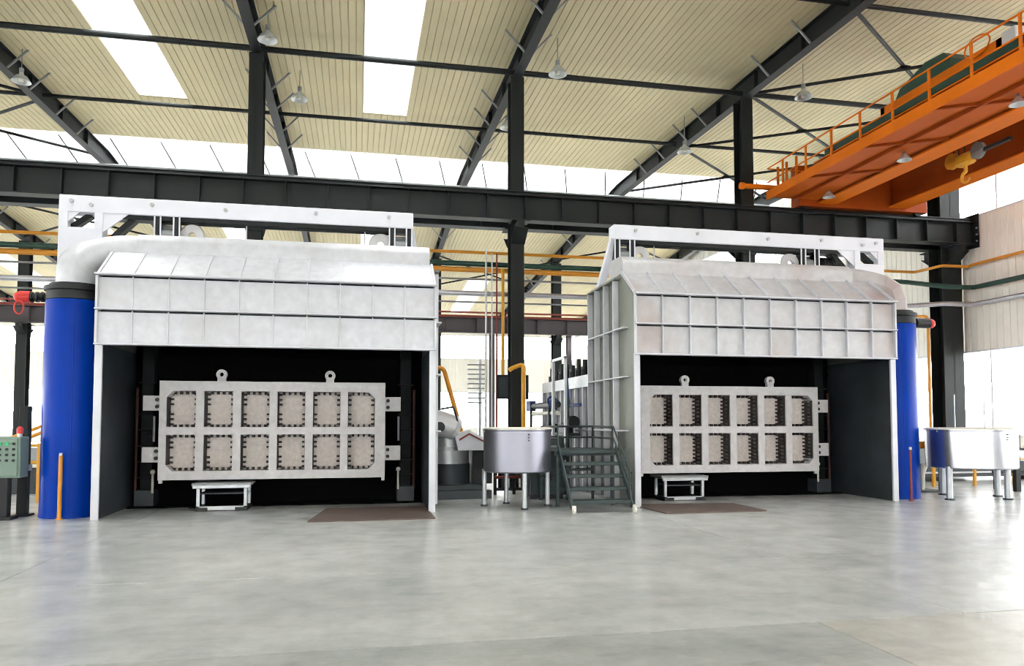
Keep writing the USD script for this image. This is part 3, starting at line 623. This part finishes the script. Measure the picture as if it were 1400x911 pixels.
# yellow/orange guard pipes before the risers
for x, y, lk, lab in ((-4.47, 12.92, 'pipe_orange', 'thin yellow pipe standing before the left blue riser'), (10.32, 12.72, 'rust_red', 'thin orange brown pipe before the right blue riser')):
    t = thing('guard_pipe', lab, 'pipe', (x, y, 0)); part(t, 'pipe', tube([(x, y, 0), (x, y, .98)], .03 if x < 0 else .022, 10), lk); part(t, 'cap', cyl((x, y, .97), .026, .05, n=10), 'pale_metal', 'pale cap')
    part(t, 'foot', cyl((x, y, 0), .05, .02, n=12), lk)
# trestles under the doors
def trestle(x, y, label):
    t = thing('steel_trestle', label, 'trestle', (x, y, 0))
    part(t, 'top_plate', box(x - .48, x + .48, y - .1, y + .5, .42, .47), 'grey_plate', smooth=False)
    part(t, 'top_trim', box(x - .46, x + .46, y - .12, y - .08, .38, .44), 'galvanised', smooth=False)
    for q in (-1, 1):
        part(t, 'leg', box(x + q * .38 - .028, x + q * .38 + .028, y - .06, y, .07, .4), 'galvanised', smooth=False); part(t, 'leg', box(x + q * .38 - .028, x + q * .38 + .028, y + .4, y + .46, .07, .4), 'galvanised', smooth=False)
        part(t, 'foot', box(x + q * .32 - .1, x + q * .32 + .1, y - .09, y + .48, 0, .06), 'black_iron', smooth=False)
    part(t, 'floor_rail', box(x - .36, x + .36, y - .08, y - .02, .01, .08), 'galvanised', smooth=False)
    part(t, 'shelf', box(x - .36, x + .36, y, y + .4, .27, .3), 'lining', smooth=False)
trestle(-2.23, 13.72, 'pale steel trestle under the left furnace door'); trestle(6.14, 13.72, 'pale steel trestle under the right furnace door')
# rusty floor plates
def plate(pts, lab):
    single('floor_plate', prism(pts, 'z', 0.001, .022), 'rust_plate', lab, 'floor plate', smooth=False)
plate([(-.71, 11.8), (1.2, 11.83), (1.2, 13.55), (-.5, 13.5)], 'rusty brown steel plate on the floor before the left furnace')
plate([(4.95, 11.72), (6.74, 11.72), (6.74, 12.9), (4.9, 13.1), (4.86, 12.55)], 'rusty brown steel plate on the floor before the right furnace')

# ================================================================ TANKS
def tank(x, y, r, z0, z1, legs, lw, label, look='stainless'):
    t = thing('steel_tank', label, 'tank', (x, y, 0))
    part(t, 'shell', lathe([(0, z0), (r - .02, z0), (r, z0 + .02), (r, z1 - .03), (r + .015, z1 - .02), (r + .015, z1), (r - .05, z1), (r - .05, z0 + .1), (0, z0 + .1)], (x, y, 0), 64), look)
    part(t, 'rim', lathe([(r - .06, z1), (r + .02, z1), (r + .02, z1 + .02), (r - .03, z1 + .035), (r - .06, z1 + .02)], (x, y, 0), 64), 'tank_lining', 'pale rim')
    for k, (dx, dy) in enumerate(legs):
        part(t, 'leg', tube([(x + dx, y + dy, .03), (x + dx, y + dy, z0 + .04)], lw / 2, 14), 'galvanised')
        part(t, 'leg_foot', cyl((x + dx, y + dy, 0), lw * .75, .03, n=14), 'lining')
    part(t, 'gauge', cat(*[box(x + .08 - .012, x + .08 + .012, y - r - .02, y - r + .01, z1 - .1 - k * .05, z1 - .08 - k * .05) for k in range(3)]), 'lining', 'small studs near the rim', False)
    hx = r * .97
    for q in (-1, 1): part(t, 'lifting_eye', tube([(x + q * hx, y - .05, z1 - .06), (x + q * (hx + .025), y - .05, z1 - .03), (x + q * (hx + .025), y - .05, z1 + .03)], .014, 8), 'galvanised')
    return t
tank(2.8, 13.3, .6, .62, 1.37, [(-.56, .2), (.02, -.52), (.56, .02), (-.1, .5)], .085, 'round stainless tank on four legs left of the stairs')
t = tank(11.9, 12.98, .8, .6, 1.35, [(-.72, -.24), (.42, -.42), (.74, .15), (-.05, .7)], .12, 'round stainless tank on thick legs at the right, reflecting blue', 'stainless_bright')
part(t, 'stirrer_rod', tube([(11.75, 13.2, .69), (11.75, 13.2, 2.05)], .012, 6), 'galvanised'); part(t, 'stirrer_rod', tube([(12.45, 13.2, .69), (12.45, 13.2, 2.05)], .012, 6), 'galvanised')

# ================================================================ STAIRS
t = thing('mobile_stair', 'dark green steel stair on white casters beside the right furnace', 'stairs', (4.0, 12.4, 0))
SX0, SX1 = 3.46, 4.5
def sy(z): return 11.98 + z * .92
for x in (SX0, SX1):
    part(t, 'stringer', bar((x, sy(.1), .1), (x, sy(1.02), 1.05), .03, .11), 'stair_green', smooth=False)
    part(t, 'caster', cat(lathe([(0, -.02), (.05, -.02), (.055, 0), (.05, .02), (0, .02)], (x, 11.96, .055), 16, 'x'), box(x - .03, x + .03, 11.93, 11.99, .07, .14)), 'tank_lining', 'small white caster')
for k in range(5):
    z = .2 * (k + 1); part(t, 'tread', cat(box(SX0 + .015, SX1 - .015, sy(z) - .04, sy(z) + .2, z - .03, z), box(SX0 + .015, SX1 - .015, sy(z) - .05, sy(z) - .035, z - .055, z + .003)), 'stair_green', smooth=False)
part(t, 'platform', box(SX0 - .02, SX1 + .06, sy(1.0) + .2, 14.4, .97, 1.0), 'stair_green', smooth=False)
part(t, 'platform_edge', box(SX0 - .02, SX1 + .06, sy(1.0) + .18, sy(1.0) + .22, .9, 1.02), 'stair_green', smooth=False)
for x, y in ((SX0 + .03, 13.1), (SX1 + .03, 13.15), (SX0 + .03, 14.35), (SX1 + .03, 14.35), (4.0, 14.3)):
    part(t, 'platform_post', box(x - .025, x + .025, y - .025, y + .025, 0, .97), 'stair_green', smooth=False)
    part(t, 'rail_post', tube([(x, y, 1.0), (x, y, 1.4)], .018, 8), 'stair_green')
for zz in (1.41, 1.2):
    part(t, 'guard_rail', tube(bend([(SX0 + .03, 13.1, zz), (SX0 + .03, 14.35, zz), (SX1 + .03, 14.35, zz), (SX1 + .03, 13.15, zz)], .05), .018, 8), 'stair_green')
for dz in (.42, .22):
    part(t, 'hand_rail', tube([(SX1 + .03, 13.12, 1.0 + dz), (SX1 + .03, sy(.25), .22 + dz)], .016, 8), 'stair_green', 'sloping hand rail')
for z in (.3, .6, .9): part(t, 'rail_post', tube([(SX1 + .03, sy(z), z), (SX1 + .03, sy(z), z + .42)], .014, 8), 'stair_green')
for z in (.18, .55): part(t, 'cross_tie', box(SX0 - .0, SX1 + .03, 14.33, 14.37, z, z + .05), 'stair_green', smooth=False)
part(t, 'side_tie', box(SX0 - .02, SX0 + .02, 13.1, 14.35, .45, .5), 'stair_green', smooth=False)

# ================================================================ PIPEWORK BESIDE THE RIGHT FURNACE
t = thing('burner_pipework', 'dark burner pipes with blue valve along the right furnace side', 'pipework', (4.55, 16.8, 1.0))
part(t, 'blue_pipe', tube(bend([(4.6, 15.4, 1.86), (4.6, 16.3, 1.86), (4.55, 16.3, 2.5)], .08), .035, 10), 'blue_pipe', 'dark blue pipe')
part(t, 'white_pipe', tube([(4.46, 16.6, 1.7), (4.46, 19.4, 1.7)], .05, 10), 'tank_lining', 'white lagged pipe')
part(t, 'dark_pipe', tube([(4.48, 16.8, 1.9), (4.48, 19.6, 1.9)], .08, 12), 'lining', 'dark pipe')
part(t, 'valve_wheel', lathe([(.07, -.015), (.12, -.015), (.12, .015), (.07, .015)], (4.42, 17.1, 1.98), 18, 'y'), 'blue_pipe', 'blue valve wheel')
part(t, 'valve_body', cat(ball((4.48, 17.1, 1.92), .13), box(4.4, 4.56, 19.3, 19.7, 1.78, 2.05)), 'blue_pipe', 'blue valve body')
part(t, 'pump', cat(cyl((4.5, 16.0, 1.5), .13, .45, 'y', 16), box(4.4, 4.6, 15.95, 16.5, 1.26, 1.45)), 'black_iron', 'black pump')
part(t, 'pump', cyl((4.5, 17.6, 1.36), .1, .5, 'y', 14), 'black_iron', 'black pump')
part(t, 'rack', cat(*[box(4.38, 4.44, y - .03, y + .03, 0, 2.0) for y in (15.7, 17.3, 19.2)], box(4.38, 4.66, 15.6, 19.5, 1.2, 1.26)), 'lining', 'dark support rack', False)
t = thing('low_pump_rack', 'dark low pump rack behind the tank and stairs', 'pump rack', (3.6, 15.2, 0))
part(t, 'rack_frame', cat(box(2.78, 4.3, 15.5, 15.56, .75, .82), box(2.78, 4.3, 15.5, 15.56, .08, .14), *[box(x - .03, x + .03, 15.5, 15.56, 0, .8) for x in (2.8, 3.2, 3.7, 4.28)]), 'black_iron', smooth=False)
for k, x in enumerate((2.98, 3.22, 3.46, 3.7, 3.94, 4.17)):
    part(t, 'pump_body', cat(cyl((x, 15.62, .1), .1, .34, n=14), ball((x, 15.62, .48), .1, 1), box(x - .13, x + .13, 15.55, 15.75, .52, .6)), 'lining' if k % 2 else 'black_iron')
part(t, 'pipe', tube([(2.78, 15.48, .66), (4.3, 15.48, .66)], .04, 10), 'pale_metal', 'pale pipe'); part(t, 'pipe', tube([(2.78, 15.48, .36), (4.3, 15.48, .36)], .03, 10), 'rust_red', 'rusty pipe')
t = thing('burner_row', 'row of dark burners standing on the right furnace rear body', 'burners', (5.0, 17.2, 2.5))
for k, y in enumerate(np.linspace(15.6, 19.0, 8)):
    part(t, 'burner', cat(cyl((4.92, y, 2.465), .09, .2, n=14), cyl((4.92, y, 2.66), .05, .16 + .05 * (k % 3), n=12)), 'black_iron')
part(t, 'burner_manifold', tube([(5.05, 15.4, 2.72), (5.05, 19.2, 2.72)], .05, 10), 'lining', 'dark gas manifold')
t = thing('guard_frame', 'light grey upright guard frame standing beside the right furnace body', 'support', (4.28, 16.3, 0))  # upright guard frame of posts and rails
part(t, 'frame_post', box(4.22, 4.28, 16.27, 16.33, 0, 2.87), 'galvanised', smooth=False)
part(t, 'frame_post', box(4.22, 4.28, 15.27, 15.33, 1.0, 2.87), 'galvanised', smooth=False)
part(t, 'frame_rail', box(4.22, 4.28, 15.27, 16.33, 2.82, 2.88), 'galvanised', smooth=False)
part(t, 'frame_rail', box(4.22, 4.28, 15.27, 16.33, 1.0, 1.06), 'galvanised', smooth=False)

t = thing('valve_cabinet', 'dark valve cabinet behind the stair platform next to the tank', 'cabinet', (3.7, 14.7, 0))
part(t, 'cabinet_body', box(3.3, 4.0, 14.5, 14.95, .08, 1.22), 'lining', smooth=False); part(t, 'cabinet_door', box(3.33, 3.97, 14.48, 14.5, .12, 1.18), 'stair_green', smooth=False); part(t, 'cabinet_base', box(3.32, 3.98, 14.52, 14.93, 0, .08), 'black_iron', smooth=False)
part(t, 'gauge', cyl((3.55, 14.46, .98), .07, .025, 'y', 18), 'tank_lining', 'pale round gauge'); part(t, 'name_plate', box(3.7, 3.88, 14.47, 14.48, .92, 1.04, 0), 'grey_plate', smooth=False)

# ================================================================ TILTING LADLE BETWEEN FURNACE AND TANK
t = thing('tilting_ladle', 'white tilted ladle drum on a dark plinth right of the left furnace', 'ladle', (2.0, 15.6, 0))
part(t, 'plinth', box(1.42, 2.5, 15.0, 16.4, 0, .25), 'stair_green', smooth=False)
part(t, 'plinth_step', box(1.42, 2.6, 14.75, 15.0, 0, .16), 'lining', smooth=False)
part(t, 'base_drum', lathe([(0, .25), (.42, .25), (.42, .66), (0, .66)], (1.86, 15.6, 0), 36), 'lining', 'dark drum base')
part(t, 'middle_drum', lathe([(0, .66), (.44, .66), (.44, .92), (.36, 1.0), (.34, 1.18), (0, 1.18)], (1.82, 15.6, 0), 36), 'galvanised', 'grey middle drum')
part(t, 'drive_box', box(2.3, 2.7, 15.3, 15.9, .25, .92), 'black_iron', 'black drive box', False)
m = lathe([(0, -.3), (.2, -.3), (.27, -.2), (.27, .3), (.2, .34), (0, .34)], (0, 0, 0), 32); m.apply_transform(trimesh.transformations.rotation_matrix(math.radians(-72), (0, 1, 0))); m.apply_translation((1.74, 15.4, 1.42))
part(t, 'ladle_drum', m, 'pale_metal', 'pale tilted drum')
part(t, 'spout', prism([(1.98, .93), (2.6, .93), (2.6, 1.12), (2.2, 1.34), (1.92, 1.2)], 'y', 15.1, 15.6), 'white_paint', 'white pouring spout', False)
part(t, 'spout_trim', prism([(2.0, 1.16), (2.2, 1.28), (2.56, 1.09), (2.56, 1.06), (2.2, 1.24), (2.0, 1.12)], 'y', 15.08, 15.1), 'rust_red', 'thin red trim on the spout', False)
part(t, 'drum_hub', cyl((1.6, 15.06, 1.4), .1, .1, 'y', 16), 'black_iron', 'black hub')
part(t, 'handle_bar', tube(bend([(1.42, 15.2, 1.72), (1.9, 15.2, 1.8), (1.98, 15.2, 1.5)], .05), .018, 8), 'lining', 'bent handle bar')
single('bent_gas_arm', tube(bend([(1.0, 15.74, 2.462), (1.0, 15.74, 2.62), (1.75, 15.74, 2.62), (2.0, 15.74, 1.75), (2.12, 15.74, 1.3)], .1), .045, 12), 'pipe_orange', 'orange bent gas arm reaching down to the white ladle', 'pipe')

# ================================================================ LEFT EDGE: CABINET, POST, RAILS
t = thing('control_cabinet', 'grey green control cabinet with green buttons at the left edge', 'control cabinet', (-5.6, 13.0, 0))
part(t, 'cabinet_body', box(-5.95, -5.06, 12.98, 13.3, .64, 1.27, .012), 'cabinet_green', smooth=False)
part(t, 'cabinet_door', box(-5.92, -5.09, 12.955, 12.98, .67, 1.24, .008), 'cabinet_green', smooth=False)
for r in range(4):
    for c in range(6):
        x = -5.14 - c * .095; z = 1.165 - r * .085
        green = r == 0 and c in (1, 2, 4)
        b = part(t, 'push_button', lathe([(0, -.03), (.022, -.03), (.028, -.01), (.028, .0), (0, 0)], (x, 12.955, z), 12, 'y') if 0 else cyl((x, 12.96, z), .028 if green else .02, .022, 'y', 12), 'green_button' if green else 'black_iron', 'green push button' if green else None)
for x in (-5.33, -5.78): part(t, 'cabinet_leg', cat(box(x - .08, x + .08, 13.05, 13.2, .02, .64), box(x - .16, x + .16, 12.98, 13.28, 0, .05)), 'black_iron', smooth=False)
part(t, 'lamp_foot', cyl((-5.12, 13.1, 1.27), .035, .05, n=14), 'pale_metal'); part(t, 'beacon', lathe([(0, 1.32), (.045, 1.32), (.045, 1.4), (.02, 1.43), (0, 1.43)], (-5.12, 13.1, 0), 16), 'red_paint', 'red beacon')
t = thing('dark_post', 'dark square post beside the control cabinet', 'post', (-5.16, 13.6, 0))
part(t, 'post_shaft', box(-5.3, -5.16, 13.5, 13.64, 0, 1.75), 'dark_steel', smooth=False); part(t, 'post_foot', box(-5.34, -5.1, 13.44, 13.7, 0, .03), 'dark_steel', smooth=False); part(t, 'post_socket', box(-5.16, -5.12, 13.52, 13.6, .72, .82), 'pale_metal', 'pale socket', False)
t = thing('yellow_railing', 'low yellow railing between the cabinet and the left blue riser', 'railing', (-6.0, 15.7, 0))
for x in (-6.35, -6.1, -5.8, -5.55): part(t, 'rail_post', box(x - .03, x + .03, 15.67, 15.73, 0, 1.1), 'yellow_paint', smooth=False)
for z in (.75, 1.06): part(t, 'rail', box(-7.4, -5.5, 15.68, 15.72, z - .025, z + .025), 'yellow_paint', smooth=False)
t = thing('yellow_stair_rail', 'slanting yellow stair rail behind the left blue riser', 'railing', (-6.2, 16.6, 0))
for d in (0, .13): part(t, 'slanting_rail', tube([(-6.9, 16.6, .95 + d), (-5.6, 16.6, 1.5 + d)], .03, 8), 'pipe_orange')
for x in (-6.8, -5.9): part(t, 'rail_post', tube([(x, 16.6, 0), (x, 16.6, 1.2 + (x + 6.5) * .4)], .03, 8), 'pipe_orange')
t = thing('low_machine', 'low dark machine with pale top behind the yellow railing', 'machine', (-6.6, 18, 0))
part(t, 'machine_body', box(-8.6, -5.9, 17.6, 18.6, 0, .55), 'lining', smooth=False); part(t, 'machine_top', box(-8.7, -5.85, 17.5, 18.7, .55, .62), 'tank_lining', smooth=False); part(t, 'machine_head', cat(box(-7.0, -6.2, 17.7, 18.4, .62, .95), cyl((-6.6, 17.65, .75), .12, .1, 'y', 14)), 'grey_plate', smooth=False)

# ================================================================ RIGHT EDGE: HOPPER, RAILS, BENCH
t = thing('pump_hopper', 'grey pump hopper on a white stand right of the right blue riser', 'hopper', (11.35, 14.2, 0))
part(t, 'hopper_box', box(11.75, 12.25, 14.2, 14.7, .6, .93), 'grey_plate', smooth=False)
part(t, 'funnel', lathe([(0, .04), (.06, .04), (.08, .4), (.16, .6), (0, .6)], (11.98, 14.45, 0), 20), 'tank_lining', 'white funnel stand')
for x in (11.77, 12.23):
    for y in (14.22, 14.68): part(t, 'stand_leg', box(x - .015, x + .015, y - .015, y + .015, 0, .6), 'lining', smooth=False)
part(t, 'hopper_foot', box(11.7, 12.3, 14.18, 14.72, 0, .04), 'lining', smooth=False)
t = thing('orange_fan', 'orange blower resting on the grey pump hopper', 'blower', (12, 14.4, .93))
part(t, 'fan_case', cyl((12.1, 14.35, 1.05), .12, .14, 'y', 18), 'pipe_orange'); part(t, 'fan_outlet', box(11.8, 12.1, 14.37, 14.47, .93, 1.08), 'pipe_orange', smooth=False)
t = thing('yellow_railing', 'low yellow railing behind the right tank', 'railing', (13, 15.4, 0))
for x in (12.0, 13.1, 14.2, 15.3, 16.4): part(t, 'rail_post', box(x - .035, x + .035, 15.37, 15.43, 0, .72), 'yellow_paint', smooth=False)
for z in (.32, .62): part(t, 'rail', box(11.6, 16.8, 15.385, 15.415, z - .02, z + .02), 'pale_metal' if z < .5 else 'yellow_paint', smooth=False)
t = thing('low_conveyor', 'low dark conveyor behind the yellow railing at the right', 'conveyor', (14, 17, 0))
part(t, 'conveyor_body', box(11.9, 17.6, 16.6, 17.4, .12, .5), 'lining', smooth=False); part(t, 'conveyor_top', box(11.9, 17.6, 16.55, 17.45, .5, .58), 'galvanised', smooth=False)
for x in (12.2, 14.5, 17.2): part(t, 'conveyor_leg', box(x - .05, x + .05, 16.7, 17.3, 0, .12), 'black_iron', smooth=False)
t = thing('work_bench', 'black framed work bench at the right edge', 'work bench', (14.6, 14.2, 0))
part(t, 'bench_top', box(13.75, 15.6, 13.9, 14.6, .88, .93), 'black_iron', smooth=False)
for x in (13.95, 15.4):
    for y in (13.98, 14.5): part(t, 'bench_leg', box(x - .06, x + .06, y - .05, y + .05, 0, .88), 'black_iron', smooth=False)
part(t, 'bench_rail', box(13.6, 15.4, 14.22, 14.28, .38, .43), 'black_iron', smooth=False)
t = thing('pale_carton', 'pale box standing on the black work bench', 'box', (14.6, 14.25, .93))
part(t, 'carton_body', box(14.1, 15.2, 14.0, 14.45, .93, 1.18), 'tank_lining', smooth=False); part(t, 'carton_lid', box(14.08, 15.22, 13.98, 14.47, 1.18, 1.22), 'pale_metal', smooth=False)

# ================================================================ BRIDGE CRANE
t = thing('bridge_crane', 'orange overhead travelling crane with railed walkway', 'crane', (14, 20.18, 7.84))
O = 'orange_paint'; CY0, CY1 = -1.5, 20.45; ZB = 7.96
GX = ((13.35, 13.85), (15.7, 16.25))
for k, (a, b) in enumerate(GX):
    part(t, 'box_girder', cat(box(a + .06, a + .08, CY0, CY1 - .46, ZB + .04, ZB + 1.25, 0), box(b - .08, b - .06, CY0, CY1 - .46, ZB + .04, ZB + 1.25, 0), box(a + .06, b - .06, CY1 - .52, CY1 - .46, ZB + .04, ZB + 1.25, 0)), 'orange_shade', 'main girder in orange darkened for shade', False)
    part(t, 'girder_flange', box(a - .05, b + .05, CY0, CY1 - .3, ZB, ZB + .04), O, 'bright lower flange', False)
    part(t, 'girder_flange', box(a - .05, b + .05, CY0, CY1 - .3, ZB + 1.25, ZB + 1.29), O, 'upper flange', False)
    part(t, 'trolley_rail', box((a + b) / 2 - .03, (a + b) / 2 + .03, CY0, CY1 - .4, ZB + 1.29, ZB + 1.37), 'black_iron', None, False)
part(t, 'end_carriage', box(12.7, 17.0, 19.96, 20.4, ZB - .09, ZB + 1.1), 'orange_shade', 'end carriage on the runway rail', False)
for x in (12.95, 16.75): part(t, 'carriage_wheel', cyl((x, 20.13, ZB - .04), .14, .1, 'y', 20), 'black_iron')
part(t, 'buffer_arm', cat(box(10.9, 12.7, 19.86, 19.98, ZB + .3, ZB + .42), cyl((10.78, 19.92, ZB + .36), .1, .12, 'x', 14)), O, 'orange buffer arm in front of the column')
# walkway on the left
WX0, WX1 = 11.68, 13.32
part(t, 'walkway_deck', box(WX0, WX1, CY0, 20.0, ZB + .1, ZB + .14), 'orange_half_shade', 'orange walkway deck darkened for its shaded underside', False)
part(t, 'toe_board', box(WX0 - .03, WX0, CY0, 20.0, ZB + .0, ZB + .26), O, 'outer toe board', False)
for x in (12.5,): part(t, 'deck_stringer', box(x - .025, x + .025, CY0, 20.0, ZB + .02, ZB + .1), 'orange_shade', None, False)
for k, y in enumerate(np.arange(-1, 20, 1.12)):
    if k % 2: part(t, 'deck_bracket', bar((WX0, y, ZB + .07), (WX1, y - .9, ZB + .07), .07, .06), 'orange_shade', None, False)
    part(t, 'railing_post', box(WX0 - .02, WX0 + .03, y - .025, y + .025, ZB + .14, ZB + .95), O, None, False)
for z in (.52, .93): part(t, 'railing_bar', tube([(WX0, -1.4, ZB + z), (WX0, 19.95, ZB + z)], .02, 8), O, 'walkway railing bar')
for y in (19.0, 19.5, 19.95):
    part(t, 'railing_post', box(WX0 + .3, WX0 + .36, y - .03, y + .03, ZB + .14, ZB + 1.0), O, None, False)
part(t, 'railing_bar', tube([(WX0, 19.97, ZB + .93), (WX1, 19.97, ZB + .93)], .02, 8), O, 'end railing bar')
part(t, 'end_gear', cat(cyl((12.3, 19.0, ZB + .3), .13, .5, 'y', 16), ball((12.3, 18.9, ZB + .3), .12)), 'black_iron', 'black travel motor')
part(t, 'cable_tray', box(13.3, 13.36, CY0, 19.6, ZB + 1.3, ZB + 1.5), 'green_paint', 'dark green cable tray beside the deck', False)
for k, (x, y) in enumerate(((13.0, 19.0), (12.95, 15.9), (12.9, 12.6))):
    part(t, 'deck_lamp', lathe([(0, .16), (.05, .16), (.07, .12), (.16, .03), (.17, 0), (.14, 0), (.06, .1), (0, .1)], (x, y, ZB - .12), 20), 'lamp_shell', 'grey lamp under the walkway')
    part(t, 'lamp_stem', tube([(x, y, ZB + .02), (x, y, ZB + .1)], .03, 8), 'grey_plate')
# trolley
t = thing('crane_trolley', 'orange hoist trolley with green motor cover on the crane', 'hoist trolley', (14.6, 17, 9.2))
zt = ZB + 1.37
part(t, 'trolley_frame', cat(box(13.45, 16.15, 13.5, 13.65, zt + .15, zt + .42), box(13.45, 16.15, 17.2, 17.35, zt + .15, zt + .42), box(13.45, 13.6, 13.5, 17.35, zt + .15, zt + .42), box(16.0, 16.15, 13.5, 17.35, zt + .15, zt + .42)), O, smooth=False)
for x in (13.6, 15.97):
    for y in (13.9, 16.9): part(t, 'trolley_wheel', cyl((x - .05, y, zt + .16), .16, .1, 'x', 18), 'black_iron')
part(t, 'motor_cover', prism([(15.1, zt + .4), (15.1, zt + .75), (15.3, zt + .96), (15.9, zt + 1.0), (16.8, zt + .72), (17.05, zt + .4)], 'x', 13.6, 14.5), 'green_paint', 'dark green motor cover', False)
part(t, 'gear_case', box(13.5, 14.4, 14.9, 17.1, zt + .05, zt + .4, .03), O, 'orange gear case', False)
part(t, 'rope_drum', cyl((14.85, 14.7, zt + .5), .25, 2.3, 'y', 24), 'galvanised', 'rope drum')
part(t, 'hoist_motor', cat(cyl((13.85, 13.95, zt + .3), .2, .8, 'y', 18), cyl((13.85, 14.7, zt + .3), .09, .25, 'y', 14)), 'black_iron', 'black hoist motor')
part(t, 'cable_loop', tube([(13.4, 14.1 + .35 * math.cos(q), zt + .5 + .22 * math.sin(q)) for q in np.linspace(0, 6.28, 25)], .018, 6, False), O, 'orange cable loop')
part(t, 'control_box', box(13.45, 13.8, 13.15, 13.5, zt + .02, zt + .5), 'pale_metal', 'pale control box', False)
t = thing('hanging_hook_block', 'yellow crane hook block hanging on ropes below the crane', 'hook block', (14.75, 15.95, 8.05))
for dy in (-.4, -.24, .24, .4, .05):
    part(t, 'wire_rope', tube([(14.75, 15.95 + dy, zt + .78), (14.75, 15.95 + dy, 8.1)], .014, 6), 'black_iron', 'wire rope')
for dy in (-.4, -.24, .05, .24, .4): part(t, 'wound_rope', lathe([(.24, -.02), (.268, -.02), (.268, .02), (.24, .02)], (14.85, 15.95 + dy, zt + .5), 24, 'y'), 'black_iron', 'turn of rope on the drum')
for dy in (-.42, .4): part(t, 'sheave', lathe([(.04, -.05), (.2, -.05), (.17, 0), (.2, .05), (.04, .05)], (14.7, 15.95 + dy, 8.08), 22, 'x'), 'grey_plate' if dy < 0 else 'pipe_orange', 'rope sheave')
part(t, 'block_body', box(14.6, 14.85, 15.7, 16.2, 7.85, 8.15, .06), 'yellow_paint', smooth=False)
part(t, 'sheave_axle', cyl((14.72, 15.5, 8.05), .05, .9, 'y', 12), 'dark_clip')
part(t, 'hook', tube([(14.72, 15.95, 7.86), (14.72, 15.95, 7.7)] + [(14.72, 15.95 + .13 * math.sin(q), 7.56 + .13 * math.cos(q)) for q in np.linspace(0.1, 4.4, 14)], [.045] * 2 + list(np.linspace(.045, .02, 14)), 10), 'yellow_paint', 'yellow hook')
